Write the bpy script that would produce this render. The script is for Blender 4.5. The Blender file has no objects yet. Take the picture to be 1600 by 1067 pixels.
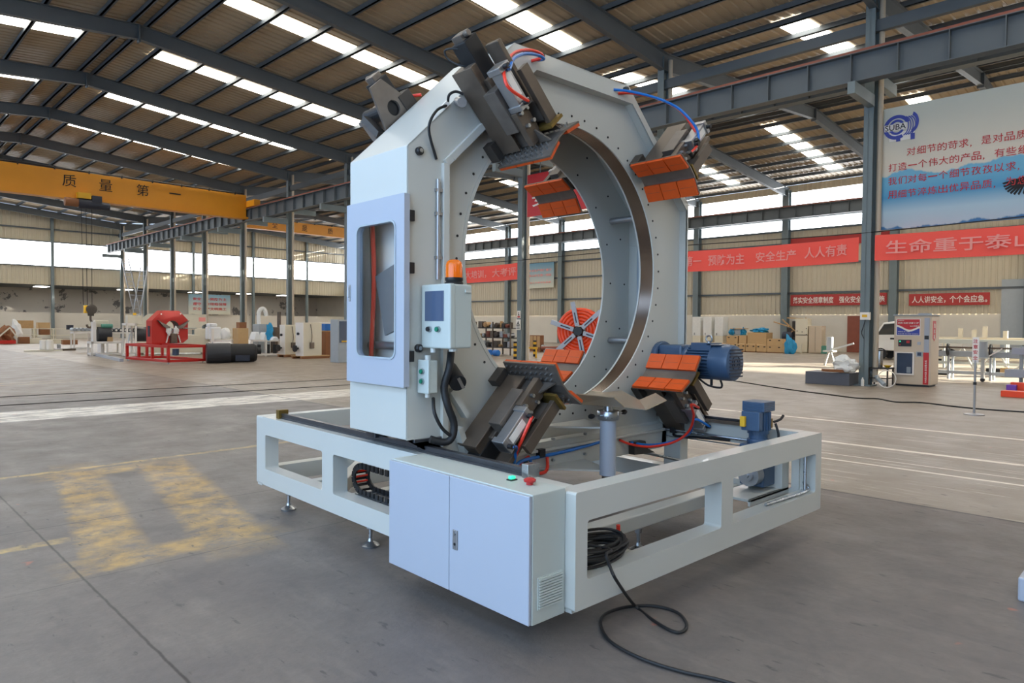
import bpy, bmesh, math, random
from mathutils import Matrix, Vector
from math import pi, sin, cos, radians
random.seed(7)
C = bpy.context.scene.collection
scene = bpy.context.scene

# ------------------------------------------------------------------ camera
FPX = 1075.632
HEAD, PITCH, ROLL = 0.8139, -0.0256, 0.0075
CAM = Vector((-2.5313, -2.2158, 1.6))
_f = Vector((cos(HEAD)*cos(PITCH), sin(HEAD)*cos(PITCH), sin(PITCH)))
_r = Vector((sin(HEAD), -cos(HEAD), 0))
_u = _r.cross(_f)
_r, _u = (_r*cos(ROLL)+_u*sin(ROLL)), (-_r*sin(ROLL)+_u*cos(ROLL))
cam_d = bpy.data.cameras.new('camera')
cam_d.sensor_width = 36.0
cam_d.lens = FPX/1600*36.0
cam_d.clip_end = 300
cam = bpy.data.objects.new('camera', cam_d)
C.objects.link(cam)
cam.matrix_world = Matrix(((_r.x, _u.x, -_f.x, CAM.x), (_r.y, _u.y, -_f.y, CAM.y), (_r.z, _u.z, -_f.z, CAM.z), (0, 0, 0, 1)))
scene.camera = cam

# ------------------------------------------------------------------ light and exposure
scene.view_settings.view_transform = 'Standard'
scene.view_settings.look = 'None'
scene.view_settings.gamma = 1.0
scene.view_settings.use_curve_mapping = False
scene.view_settings.exposure = 0.42
world = bpy.data.worlds.new('world')
scene.world = world
world.use_nodes = True
world.node_tree.nodes['Background'].inputs[0].default_value = (0.62, 0.78, 1.0, 1)
world.node_tree.nodes['Background'].inputs[1].default_value = 1.0
scene.cycles.max_bounces = 8
scene.cycles.diffuse_bounces = 5
scene.cycles.glossy_bounces = 4
scene.cycles.transparent_max_bounces = 8
scene.cycles.caustics_reflective = False
scene.cycles.caustics_refractive = False
scene.cycles.use_denoising = True
PHI = 0.0315                                   # the hall is turned this much against the machine
RB = Matrix.Rotation(PHI, 4, 'Z')
SKY_E = 7.0                                    # translucent roof panels
WIN_E = 7.0                                    # translucent wall bands

def area(name, loc, rot, sx, sy, power, col):
    d = bpy.data.lights.new(name, 'AREA')
    d.shape = 'RECTANGLE'; d.size = sx; d.size_y = sy; d.energy = power; d.color = col
    o = bpy.data.objects.new(name, d); C.objects.link(o)
    o.matrix_world = RB @ Matrix.Translation(loc) @ rot.to_4x4()
    return o
# area lamp for blue daylight at an unseen gate put into the left wall
area('unseen_gate_light', (-6.9, 0.5, 2.6), Matrix.Rotation(-pi/2, 3, 'Y'), 5.0, 11.0, 520, (0.47, 0.70, 1.0))
sun_d = bpy.data.lights.new('sun', 'SUN'); sun_d.energy = 50.0; sun_d.angle = radians(.6); sun_d.color = (1.0, .93, .80)
sun = bpy.data.objects.new('sun', sun_d); C.objects.link(sun)          # low sun through an unseen gate opening cut for it in the right wall
SUN_DIR = RB.to_3x3() @ Vector((-.70, .69, -.165)).normalized()
sun.rotation_euler = SUN_DIR.to_track_quat('-Z', 'Y').to_euler()

# ------------------------------------------------------------------ pixel helpers (a pixel of the 1600x1067 photo to a point on the floor)
def ray(px, py): return _f + _r*((px-800)/FPX) - _u*((py-533.5)/FPX)
def fl(px, py, z=0.0):
    d = ray(px, py); t = (z-CAM.z)/d.z
    return CAM + d*t
def fd(px, depth, z=0.0):                      # floor point in column px at a given camera depth
    d = ray(px, 520); p = CAM + d*depth
    return Vector((p.x, p.y, z))
def mpp(p): return (Vector(p)-CAM).dot(_f)/FPX   # metres per pixel there
def zat(p, py):                                # height of image row py above floor point p
    D = (Vector(p)-CAM).dot(_f)
    d = ray(800, py)
    px = 800 + FPX*((Vector(p)-CAM).dot(_r))/D
    return (CAM + ray(px, py)*D).z
def bw(x, y, z=0): return RB @ Vector((x, y, z))

# ------------------------------------------------------------------ materials
def lin(c):
    o = []
    for v in c[:3]:
        v = v/255.0
        o.append(v/12.92 if v <= .04045 else ((v+.055)/1.055)**2.4)
    return (*o, 1.0)
M = {}
def mat(name, col, rough=.5, metal=0.0, emit=None, estr=0, var=0.0, scale=6.0, bump=0.0, bscale=40.0, alpha=None, coat=0.0, spec=None, trans=0.0):
    m = bpy.data.materials.new(name); m.use_nodes = True
    nt = m.node_tree; b = nt.nodes['Principled BSDF']
    b.inputs['Base Color'].default_value = lin(col)
    b.inputs['Roughness'].default_value = rough
    b.inputs['Metallic'].default_value = metal
    if spec is not None: b.inputs['Specular IOR Level'].default_value = spec
    if coat: b.inputs['Coat Weight'].default_value = coat
    if trans: b.inputs['Transmission Weight'].default_value = trans
    if emit:
        b.inputs['Emission Color'].default_value = lin(emit); b.inputs['Emission Strength'].default_value = estr
    if alpha is not None: b.inputs['Alpha'].default_value = alpha
    if var or bump:
        tc = nt.nodes.new('ShaderNodeTexCoord')
    if var:
        n = nt.nodes.new('ShaderNodeTexNoise'); n.inputs['Scale'].default_value = scale; n.inputs['Detail'].default_value = 6
        nt.links.new(tc.outputs['Object'], n.inputs['Vector'])
        mx = nt.nodes.new('ShaderNodeMix'); mx.data_type = 'RGBA'
        a = lin(col)
        mx.inputs[6].default_value = tuple(max(0, v*(1-var)) for v in a[:3])+(1,)
        mx.inputs[7].default_value = tuple(min(1, v*(1+var)) for v in a[:3])+(1,)
        nt.links.new(n.outputs['Fac'], mx.inputs[0]); nt.links.new(mx.outputs[2], b.inputs['Base Color'])
        rr = nt.nodes.new('ShaderNodeMapRange'); rr.inputs[3].default_value = max(0, rough-var*.25); rr.inputs[4].default_value = min(1, rough+var*.25)
        nt.links.new(n.outputs['Fac'], rr.inputs[0]); nt.links.new(rr.outputs[0], b.inputs['Roughness'])
    if bump:
        n2 = nt.nodes.new('ShaderNodeTexNoise'); n2.inputs['Scale'].default_value = bscale; n2.inputs['Detail'].default_value = 4
        nt.links.new(tc.outputs['Object'], n2.inputs['Vector'])
        bp = nt.nodes.new('ShaderNodeBump'); bp.inputs['Strength'].default_value = bump; bp.inputs['Distance'].default_value = .02
        nt.links.new(n2.outputs['Fac'], bp.inputs['Height']); nt.links.new(bp.outputs[0], b.inputs['Normal'])
    M[name] = m
    return m
mat('white_paint', (194, 194, 187), .30, var=.02, scale=3, coat=.15)
mat('panel_paint', (168, 173, 184), .36, var=.015, scale=3, coat=.1)
mat('box_paint', (184, 190, 184), .42, var=.015, scale=4)
mat('dark_steel', (102, 90, 79), .36, .45, var=.3, scale=9)
mat('plate_steel', (112, 104, 97), .34, .5, var=.25, scale=12)
mat('black_steel', (66, 61, 57), .45, .35, var=.25, scale=12)
mat('ring_steel', (128, 112, 100), .24, .95, var=.15, scale=5)
mat('zinc', (176, 180, 184), .28, .95, var=.12, scale=30)
mat('rail_steel', (96, 98, 104), .32, .85, var=.2, scale=14)
mat('aluminium', (172, 172, 174), .36, .85, var=.08, scale=20)
mat('brass', (128, 104, 52), .45, .7, var=.25, scale=25)
mat('sheet_steel', (190, 174, 150), .30, .7, var=.18, scale=4)
mat('rubber_orange', (214, 82, 16), .55, var=.12, scale=14, bump=.1)
mat('black_rubber', (22, 22, 24), .55, var=.2, scale=20)
mat('black_plastic', (26, 26, 28), .38)
mat('motor_blue', (60, 84, 112), .42, var=.12, scale=12, coat=.2)
mat('hose_red', (232, 58, 38), .35)
mat('hose_blue', (28, 112, 196), .35)
mat('green_button', (14, 120, 92), .35)
mat('green_lamp', (40, 220, 160), .3, emit=(60, 230, 170), estr=.8)
mat('red_button', (176, 40, 40), .4)
mat('screen', (74, 88, 112), .15, coat=.6)
mat('amber', (236, 130, 16), .12, trans=.55, emit=(255, 120, 10), estr=.12)
mat('column_paint', (112, 124, 128), .5, var=.1, scale=3)
mat('beam_paint', (88, 95, 100), .55, var=.12, scale=2)
mat('rail_rust', (140, 78, 60), .6, var=.2, scale=4)
mat('pipe_cream', (190, 176, 156), .5, var=.05)
mat('crane_yellow', (218, 146, 30), .45, var=.08, scale=1.5)
mat('cladding', (196, 186, 164), .55, var=.06, scale=.6)
mat('roof_sheet', (160, 145, 122), .5, var=.2, scale=1.2)
mat('dado', (214, 208, 196), .7, var=.08, scale=.8)
mat('skylight', (255, 252, 240), .5, emit=(255, 250, 238), estr=SKY_E)
mat('window_glow', (250, 252, 255), .5, emit=(248, 251, 255), estr=WIN_E)
mat('window_sky', (220, 236, 255), .5, emit=(176, 212, 255), estr=4.0)
mat('groove', (34, 31, 29), .95, spec=.1)
mat('black_ink', (30, 28, 30), .7)
mat('red_ink', (196, 50, 52), .7)
mat('white_ink', (236, 230, 222), .7)
mat('faded_ink', (246, 160, 150), .7)
mat('banner_red', (252, 92, 78), .7)
mat('sign_red', (178, 58, 56), .7)
mat('wood', (186, 150, 104), .65, var=.18, scale=6)
mat('wood_brown', (140, 92, 58), .65, var=.2, scale=6)
mat('carton', (198, 164, 118), .75, var=.1, scale=4)
mat('bag_white', (232, 232, 230), .6, var=.05, scale=5, bump=.5, bscale=9)
mat('plastic_film', (226, 226, 222), .25, var=.08, scale=5, bump=.5, bscale=7)
mat('tarp_blue', (40, 150, 200), .5, var=.2, scale=6, bump=.6, bscale=8)
mat('cream_paint', (222, 214, 192), .45, var=.05)
mat('machine_red', (196, 34, 26), .4, var=.08, scale=3, coat=.2)
mat('black_pipe', (44, 46, 52), .42, var=.15, scale=4)
mat('slab_grey', (88, 90, 98), .5, var=.12, scale=5)
mat('navy', (40, 46, 62), .5, var=.1)
mat('grey_paint', (164, 172, 178), .45, var=.06)
mat('green_paint', (84, 146, 128), .5)
mat('orange_plastic', (240, 72, 20), .35, var=.06, coat=.2)
mat('yellow_paint', (226, 176, 40), .5)
mat('purple', (120, 70, 180), .5)
mat('car_white', (226, 226, 224), .25, coat=.5)
mat('car_glass', (40, 46, 52), .1, coat=.5)
mat('vend_beige', (206, 188, 164), .4, var=.03)
mat('vend_red', (196, 36, 40), .4)
mat('vend_blue', (50, 66, 160), .4)
mat('lamp_white', (250, 246, 236), .4, emit=(255, 248, 234), estr=9.0)

def glass_mat():
    m = bpy.data.materials.new('clear_panel'); m.use_nodes = True
    nt = m.node_tree; nt.nodes.clear()
    o = nt.nodes.new('ShaderNodeOutputMaterial'); t = nt.nodes.new('ShaderNodeBsdfTransparent'); g = nt.nodes.new('ShaderNodeBsdfGlossy')
    t.inputs[0].default_value = (.93, .95, .96, 1); g.inputs['Roughness'].default_value = .05
    f = nt.nodes.new('ShaderNodeLayerWeight'); f.inputs[0].default_value = .12
    x = nt.nodes.new('ShaderNodeMixShader')
    nt.links.new(f.outputs[0], x.inputs[0]); nt.links.new(t.outputs[0], x.inputs[1]); nt.links.new(g.outputs[0], x.inputs[2]); nt.links.new(x.outputs[0], o.inputs[0])
    M['clear_panel'] = m
glass_mat()

# ------------------------------------------------------------------ mesh helpers
WM = {}                                         # object -> world matrix, kept by hand
def wm(o): return WM.get(o.name, Matrix.Identity(4))
class MB:
    """collects shapes (given in world space, through self.m) into ONE mesh"""
    def __init__(s, m=None): s.bm = bmesh.new(); s.m = m or Matrix.Identity(4)
    def _add(s, verts, faces):
        vs = [s.bm.verts.new(s.m @ Vector(v)) for v in verts]
        for f in faces:
            try: s.bm.faces.new([vs[i] for i in f])
            except ValueError: pass
        return s
    def box(s, x0, x1, y0, y1, z0, z1, m=None):
        v = [(x, y, z) for z in (z0, z1) for y in (y0, y1) for x in (x0, x1)]
        if m: v = [m @ Vector(q) for q in v]
        return s._add(v, [(0, 2, 3, 1), (4, 5, 7, 6), (0, 1, 5, 4), (2, 6, 7, 3), (0, 4, 6, 2), (1, 3, 7, 5)])
    def cbox(s, c, sx, sy, sz, m=None):
        return s.box(c[0]-sx/2, c[0]+sx/2, c[1]-sy/2, c[1]+sy/2, c[2]-sz/2, c[2]+sz/2, m)
    def bar(s, a, b, w, h, up=(0, 0, 1)):      # box from a to b, width w, height h
        a, b = Vector(a), Vector(b); d = (b-a).normalized(); up = Vector(up)
        if abs(d.dot(up)) > .98: up = Vector((1, 0, 0))
        x = d.cross(up).normalized(); z = x.cross(d)
        v = []
        for p in (a, b):
            for i, j in ((-1, -1), (1, -1), (1, 1), (-1, 1)): v.append(p + x*(i*w/2) + z*(j*h/2))
        return s._add(v, [(3, 2, 1, 0), (4, 5, 6, 7), (0, 1, 5, 4), (1, 2, 6, 5), (2, 3, 7, 6), (3, 0, 4, 7)])
    def cyl(s, a, b, r, r2=None, n=20, cap=True):
        a, b = Vector(a), Vector(b); d = (b-a).normalized(); r2 = r if r2 is None else r2
        x = d.orthogonal().normalized(); y = d.cross(x)
        v = []
        for p, rr in ((a, r), (b, r2)):
            for i in range(n):
                t = 2*pi*i/n; v.append(p + x*(rr*cos(t)) + y*(rr*sin(t)))
        f = [(i, (i+1) % n, n+(i+1) % n, n+i) for i in range(n)]
        if cap: f += [tuple(range(n-1, -1, -1)), tuple(range(n, 2*n))]
        return s._add(v, f)
    def lathe(s, prof, a=(0, 0, 0), d=(0, 0, 1), n=28, cap=True):   # prof: (radius, height along d)
        a, d = Vector(a), Vector(d).normalized(); x = d.orthogonal().normalized(); y = d.cross(x)
        v = []
        for r, h in prof:
            for i in range(n):
                t = 2*pi*i/n; v.append(a + d*h + x*(r*cos(t)) + y*(r*sin(t)))
        f = []
        for k in range(len(prof)-1):
            for i in range(n): f.append((k*n+i, k*n+(i+1) % n, (k+1)*n+(i+1) % n, (k+1)*n+i))
        if cap: f += [tuple(range(n-1, -1, -1)), tuple((len(prof)-1)*n+i for i in range(n))]
        return s._add(v, f)
    def tube(s, pts, r, n=8, smooth=4):
        P = [Vector(p) for p in pts]
        if smooth > 1 and len(P) > 2:
            Q = []
            for i in range(len(P)-1):
                p0, p1, p2, p3 = P[max(i-1, 0)], P[i], P[i+1], P[min(i+2, len(P)-1)]
                for k in range(smooth):
                    t = k/smooth
                    Q.append(.5*((2*p1)+(p2-p0)*t+(2*p0-5*p1+4*p2-p3)*t*t+(3*p1-p0-3*p2+p3)*t**3))
            Q.append(P[-1]); P = Q
        v = []; up = None
        for i, p in enumerate(P):
            d = (P[min(i+1, len(P)-1)]-P[max(i-1, 0)]).normalized()
            x = d.orthogonal().normalized() if up is None else (up - d*up.dot(d)).normalized()
            up = x; y = d.cross(x)
            for j in range(n):
                t = 2*pi*j/n; v.append(p + x*(r*cos(t)) + y*(r*sin(t)))
        f = []
        for i in range(len(P)-1):
            for j in range(n): f.append((i*n+j, i*n+(j+1) % n, (i+1)*n+(j+1) % n, (i+1)*n+j))
        f += [tuple(range(n-1, -1, -1)), tuple((len(P)-1)*n+j for j in range(n))]
        return s._add(v, f)
    def prism(s, poly, a, b):                  # poly: 3D points; swept from offset a to offset b
        a, b = Vector(a), Vector(b); n = len(poly)
        v = [Vector(p)+a for p in poly]+[Vector(p)+b for p in poly]
        f = [(i, (i+1) % n, n+(i+1) % n, n+i) for i in range(n)]+[tuple(range(n-1, -1, -1)), tuple(range(n, 2*n))]
        return s._add(v, f)
    def blob(s, c, rx, ry, rz, amp=.15, seed=0, n=3, flat=True):
        t = bmesh.new(); bmesh.ops.create_icosphere(t, subdivisions=n, radius=1)
        rnd = random.Random(seed); ph = [rnd.uniform(0, 6) for _ in range(9)]
        v = []; idx = {}
        for i, q in enumerate(t.verts):
            p = q.co; k = 1+amp*(sin(3*p.x+ph[0])*sin(4*p.y+ph[1])+.6*sin(7*p.z+5*p.x+ph[2])+.5*sin(9*p.y+ph[3]-4*p.x))
            z = p.z*k
            if flat: z = max(z, -.72)
            v.append((c[0]+rx*p.x*k, c[1]+ry*p.y*k, c[2]+rz*z)); idx[q] = i
        f = [tuple(idx[q] for q in fa.verts) for fa in t.faces]
        t.free(); return s._add(v, f)
    def mesh(s, me, m=None):                   # append an existing mesh
        m = m or Matrix.Identity(4)
        return s._add([m @ v.co for v in me.vertices], [tuple(p.vertices) for p in me.polygons])
    def build(s, name, material, parent=None, origin=None, bevel=0, smooth=False, seg=2):
        if parent is not None: W = wm(parent)
        else: W = Matrix.Translation(origin) if origin is not None else Matrix.Identity(4)
        iw = W.inverted()
        bmesh.ops.transform(s.bm, matrix=iw, verts=s.bm.verts)
        bmesh.ops.recalc_face_normals(s.bm, faces=s.bm.faces)
        me = bpy.data.meshes.new(name); s.bm.to_mesh(me); s.bm.free()
        me.materials.append(M[material] if isinstance(material, str) else material)
        o = bpy.data.objects.new(name, me); C.objects.link(o)
        if parent is not None: o.parent = parent
        elif origin is not None: o.location = origin
        WM[o.name] = W.copy()
        if smooth:
            for p in me.polygons: p.use_smooth = True
            try: me.set_sharp_from_angle(angle=radians(40))
            except Exception: pass
        if bevel:
            b = o.modifiers.new('bevel', 'BEVEL'); b.width = bevel; b.segments = seg; b.limit_method = 'ANGLE'; b.angle_limit = radians(50)
        return o
def into(mb, o, material):
    """add the collected shapes to an existing mesh as a further material (print, bolt pattern, grille)"""
    iw = wm(o).inverted(); bmesh.ops.transform(mb.bm, matrix=iw, verts=mb.bm.verts)
    bmesh.ops.recalc_face_normals(mb.bm, faces=mb.bm.faces)
    me = o.data; m = M[material] if isinstance(material, str) else material
    names = [x.name for x in me.materials]
    if m.name in names: k = names.index(m.name)
    else: me.materials.append(m); k = len(names)
    for f in mb.bm.faces: f.material_index = k
    t = bpy.data.meshes.new('t'); mb.bm.to_mesh(t); mb.bm.clear()
    mb.bm.from_mesh(me); mb.bm.from_mesh(t); mb.bm.to_mesh(me); mb.bm.free(); bpy.data.meshes.remove(t)
    return o
def dissolve(e, new_root, main=None, name=None):
    """children of an assembly empty become parts of new_root; with main, they hang under that mesh"""
    ch = list(e.children)
    if main is None:
        for c in ch: c.parent = new_root
        r = None
    else:
        main.parent = new_root; main.name = name; r = main
        WM[main.name] = wm(e).copy()
        for c in ch:
            if c is not main: c.parent = main
        for c in list(main.children):
            for g in list(c.children): g.parent = main
    bpy.data.objects.remove(e)
    return r
def tag(o, label, cat, group=None, kind=None):
    if label: o['label'] = label
    if cat: o['category'] = cat
    if group: o['group'] = group
    if kind: o['kind'] = kind
    return o
def thing(name, label, cat, loc, rz=0.0, group=None):
    o = bpy.data.objects.new(name, None); C.objects.link(o)
    o.empty_display_size = .1
    o.location = loc; o.rotation_euler = (0, 0, rz)
    WM[o.name] = Matrix.Translation(loc) @ Matrix.Rotation(rz, 4, 'Z')
    return tag(o, label, cat, group)
def struct(o): o['kind'] = 'structure'; return o
def clone(root, loc, rz, label, group=None):
    def cp(o, parent):
        c = o.copy(); C.objects.link(c)
        if parent is not None: c.parent = parent
        for ch in list(o.children): cp(ch, c)
        return c
    c = cp(root, None); c.location = loc; c.rotation_euler = (0, 0, rz)
    c['label'] = label
    if group: c['group'] = group
    return c
def rounded(x0, x1, y0, y1, r, n=5):
    p = []
    for cx, cy, a in ((x1-r, y1-r, 0), (x0+r, y1-r, 90), (x0+r, y0+r, 180), (x1-r, y0+r, 270)):
        for i in range(n+1):
            t = radians(a+90*i/n); p.append((cx+r*cos(t), cy+r*sin(t)))
    return p
def circle(cx, cy, r, n=64): return [(cx+r*cos(2*pi*i/n), cy+r*sin(2*pi*i/n)) for i in range(n)]
def plate(polys, ext):                         # flat plate with holes: mesh in xy, z from -ext to ext
    cu = bpy.data.curves.new('t', 'CURVE'); cu.dimensions = '2D'; cu.fill_mode = 'BOTH'; cu.extrude = ext
    for P in polys:
        sp = cu.splines.new('POLY'); sp.points.add(len(P)-1)
        for q, p in zip(sp.points, P): q.co = (p[0], p[1], 0, 1)
        sp.use_cyclic_u = True
    o = bpy.data.objects.new('t', cu); C.objects.link(o)
    dg = bpy.context.evaluated_depsgraph_get()
    me = bpy.data.meshes.new_from_object(o.evaluated_get(dg))
    bpy.data.objects.remove(o); bpy.data.curves.remove(cu)
    return me
def frame_m(o, xa, ya):                        # matrix with given origin, x axis, y axis
    x = Vector(xa).normalized(); y = Vector(ya).normalized(); z = x.cross(y)
    return Matrix(((x.x, y.x, z.x, o[0]), (x.y, y.y, z.y, o[1]), (x.z, y.z, z.z, o[2]), (0, 0, 0, 1)))
def text_mesh(s, size, bold=.0, ext=.002, align='LEFT', spacing=1.0, shear=0):
    cu = bpy.data.curves.new('t', 'FONT'); cu.body = s; cu.size = size; cu.extrude = ext; cu.offset = bold
    cu.align_x = align; cu.space_character = spacing; cu.resolution_u = 3; cu.shear = shear
    o = bpy.data.objects.new('t', cu); C.objects.link(o)
    dg = bpy.context.evaluated_depsgraph_get()
    me = bpy.data.meshes.new_from_object(o.evaluated_get(dg))
    bpy.data.objects.remove(o); bpy.data.curves.remove(cu)
    return me
def text_fit(s, w, h, bold=.0, ext=.002, spacing=1.0):    # text mesh scaled to fill w x h, lower left at origin
    me = text_mesh(s, 1.0, bold, ext, spacing=spacing)
    xs = [v.co.x for v in me.vertices]; ys = [v.co.y for v in me.vertices]
    x0, x1, y0, y1 = min(xs), max(xs), min(ys), max(ys)
    for v in me.vertices: v.co = ((v.co.x-x0)*w/(x1-x0), (v.co.y-y0)*h/(y1-y0), v.co.z)
    return me
# ================================================================== the hall
BAY = 6.5; Y0F = 4.16
def yk(k): return Y0F + BAY*k
XL, XA, XR = -7.0, 17.45, 42.6                  # left wall, middle column row, right wall
YN, YE = -22.0, 70.2
RIDGE, EAVE = 11.75, 10.72
NAVES = ((XL, 5.2, XA), (XA, 30.0, XR))
def roof_z(x):
    for a, c, b in NAVES:
        if a <= x <= b:
            h = (c-a) if x < c else (b-c)
            return RIDGE-(RIDGE-EAVE)*abs(x-c)/h
    return EAVE
_tn = [0]
def BMB(): return MB(RB)
def trim(mb, material, bevel=0):
    _tn[0] += 1
    return struct(mb.build('trim_%d' % _tn[0], material, bevel=bevel))

# ---- floor
def floor_mat():
    m = bpy.data.materials.new('concrete_floor'); m.use_nodes = True
    nt = m.node_tree; b = nt.nodes['Principled BSDF']; N = nt.nodes.new; Lk = nt.links.new
    tc = N('ShaderNodeTexCoord')
    def noise(scale, det=6, vec=None, sc=(1, 1, 1), rough=.6):
        mp = N('ShaderNodeMapping'); mp.inputs['Scale'].default_value = sc
        Lk(vec or tc.outputs['Object'], mp.inputs[0])
        n = N('ShaderNodeTexNoise'); n.inputs['Scale'].default_value = scale; n.inputs['Detail'].default_value = det; n.inputs['Roughness'].default_value = rough
        Lk(mp.outputs[0], n.inputs['Vector']); return n.outputs['Fac']
    def math_(op, a, c=None, clamp=False):
        n = N('ShaderNodeMath'); n.operation = op; n.use_clamp = clamp
        for i, v in enumerate((a, c)):
            if v is None: continue
            if isinstance(v, (int, float)): n.inputs[i].default_value = v
            else: Lk(v, n.inputs[i])
        return n.outputs[0]
    def ramp(v, lo, hi, a=0.0, c=1.0):
        n = N('ShaderNodeMapRange'); n.inputs[1].default_value = lo; n.inputs[2].default_value = hi; n.inputs[3].default_value = a; n.inputs[4].default_value = c
        Lk(v, n.inputs[0]); return n.outputs[0]
    def mix(f, A, B):
        n = N('ShaderNodeMix'); n.data_type = 'RGBA'
        if isinstance(f, float): n.inputs[0].default_value = f
        else: Lk(f, n.inputs[0])
        for i, v in ((6, A), (7, B)):
            if isinstance(v, tuple): n.inputs[i].default_value = v
            else: Lk(v, n.inputs[i])
        return n.outputs[2]
    # wobble for edges
    nw = N('ShaderNodeTexNoise'); nw.inputs['Scale'].default_value = 9; nw.inputs['Detail'].default_value = 5; Lk(tc.outputs['Object'], nw.inputs['Vector'])
    vs = N('ShaderNodeVectorMath'); vs.operation = 'SUBTRACT'; Lk(nw.outputs['Color'], vs.inputs[0]); vs.inputs[1].default_value = (.5, .5, .5)
    def wob(k):
        s = N('ShaderNodeVectorMath'); s.operation = 'SCALE'; Lk(vs.outputs[0], s.inputs[0]); s.inputs['Scale'].default_value = k
        a = N('ShaderNodeVectorMath'); a.operation = 'ADD'; Lk(tc.outputs['Object'], a.inputs[0]); Lk(s.outputs[0], a.inputs[1]); return a.outputs[0]
    W1, W2 = wob(.10), wob(.015)
    def rect(cx, cy, hx, hy, rot=0, vec=None, soft=.12, ell=False):
        mp = N('ShaderNodeMapping'); mp.vector_type = 'TEXTURE'
        mp.inputs['Location'].default_value = (cx, cy, 0); mp.inputs['Rotation'].default_value = (0, 0, rot); mp.inputs['Scale'].default_value = (hx, hy, 1)
        Lk(vec or W2, mp.inputs[0])
        if ell:
            ln = N('ShaderNodeVectorMath'); ln.operation = 'LENGTH'; Lk(mp.outputs[0], ln.inputs[0]); return ramp(ln.outputs['Value'], 1-soft, 1+soft, 1, 0)
        ab = N('ShaderNodeVectorMath'); ab.operation = 'ABSOLUTE'; Lk(mp.outputs[0], ab.inputs[0])
        sp = N('ShaderNodeSeparateXYZ'); Lk(ab.outputs[0], sp.inputs[0])
        return ramp(math_('MAXIMUM', sp.outputs[0], sp.outputs[1]), 1-soft, 1+soft, 1, 0)
    def union(l):
        r = l[0]
        for q in l[1:]: r = math_('MAXIMUM', r, q)
        return r
    big = noise(.35, 5); mid = noise(1.6, 8); fine = noise(14, 8, rough=.7)
    base = mix(ramp(big, .3, .7), lin((104, 97, 93)), lin((118, 109, 102)))
    base = mix(ramp(mid, .35, .75, 0, .55), base, lin((92, 87, 86)))
    base = mix(ramp(fine, .4, .75, 0, .35), base, lin((78, 74, 73)))
    base = mix(ramp(noise(2.4, 7, sc=(1.6, .5, 1), rough=.7), .52, .72, 0, .4), base, lin((136, 128, 120)))
    base = mix(ramp(noise(3.3, 7, sc=(2.2, .6, 1), rough=.72), .54, .7, 0, .45), base, lin((80, 77, 77)))
    # beyond the joint at x=4.33 the slab is paler
    base = mix(math_('MULTIPLY', rect(24.4, 20, 20.05, 60, 0, tc.outputs['Object'], .001), .75), base, lin((156, 144, 128)))
    # paler brown area far along the left bays
    base = mix(math_('MULTIPLY', rect(4, 42, 30, 27, 0, tc.outputs['Object'], .02), .4), base, lin((142, 125, 106)))
    # streaks of worn white paint
    stx = noise(3.0, 6, sc=(5, .35, 1))
    worn = math_('MULTIPLY', ramp(stx, .56, .66), rect(7.2, 3, 2.9, 14, 0, W1, .1))
    base = mix(math_('MULTIPLY', worn, .45), base, lin((226, 216, 200)))
    ww = ramp(noise(5, 8, rough=.75), .36, .5)
    lines = union([rect(9.5, -3, .055, 13, .004), rect(7.25, -3, .06, 13, 0), rect(5.98, -6, .03, 11, 0), rect(6.35, -6, .015, 11, 0)])
    base = mix(math_('MULTIPLY', math_('MULTIPLY', lines, ramp(noise(2.2, 6), .3, .42)), .85), base, lin((238, 230, 216)))
    strip = math_('MULTIPLY', rect(-3, 11.85, 10.6, .72, -.03, W1, .08), ramp(noise(2.6, 9, sc=(.6, 2.2, 1), rough=.72), .36, .56))
    base = mix(math_('MULTIPLY', strip, .9), base, lin((240, 234, 222)))
    # worn yellow marking
    yl = union([rect(-.92, 4.75, .20, 1.75, -.15, W1, .2), rect(-.18, 4.45, .24, 1.75, -.17, W1, .2), rect(-.8, 2.95, .62, .16, 0, W1, .3), rect(-.45, 6.1, .55, .17, -.05, W1, .3)])
    yt = union([rect(.2, 6.42, 2.2, .05, .02, W1, .3), rect(-1.6, 3.68, .55, .06, 0, W1, .3), rect(1.2, 18.6, 2, .05, .1, W1, .3), rect(1.0, 19.2, 2, .05, .1, W1, .3)])
    yw = ramp(noise(4.5, 9, rough=.75), .38, .60)
    base = mix(math_('MULTIPLY', math_('MULTIPLY', yl, yw), .72), base, lin((196, 156, 84)))
    base = mix(math_('MULTIPLY', math_('MULTIPLY', yt, yw), .7), base, lin((206, 172, 104)))
    # darker round patch, joints, crane-track grooves
    base = mix(math_('MULTIPLY', rect(-.75, 2.05, .34, .42, 0, W1, .12, True), .28), base, lin((84, 80, 82)))
    dk = union([rect(4.33, 20, .016, 60, 0, W2, .4), rect(-1.465, 10, .007, 40, .0, W2, .5), rect(0, 4.1, 30, .006, -.02, W2, .5), rect(0, 2.7, 1.6, .004, 0, W2, .5)])
    base = mix(math_('MULTIPLY', dk, .85), base, lin((40, 37, 36)))
    # small dark scuffs and orange specks
    sc_ = ramp(noise(5.5, 5, sc=(3.0, .9, 1)), .64, .68); base = mix(math_('MULTIPLY', sc_, .75), base, lin((64, 60, 60)))
    sp_ = ramp(noise(2.6, 3), .71, .74); base = mix(math_('MULTIPLY', sp_, .5), base, lin((190, 104, 78)))
    Lk(base, b.inputs['Base Color'])
    Lk(ramp(mid, .3, .7, .34, .52), b.inputs['Roughness'])
    b.inputs['Specular IOR Level'].default_value = .42
    bp = N('ShaderNodeBump'); bp.inputs['Strength'].default_value = .2; bp.inputs['Distance'].default_value = .02
    Lk(fine, bp.inputs['Height']); Lk(bp.outputs[0], b.inputs['Normal'])
    M['concrete'] = m
floor_mat()
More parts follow.
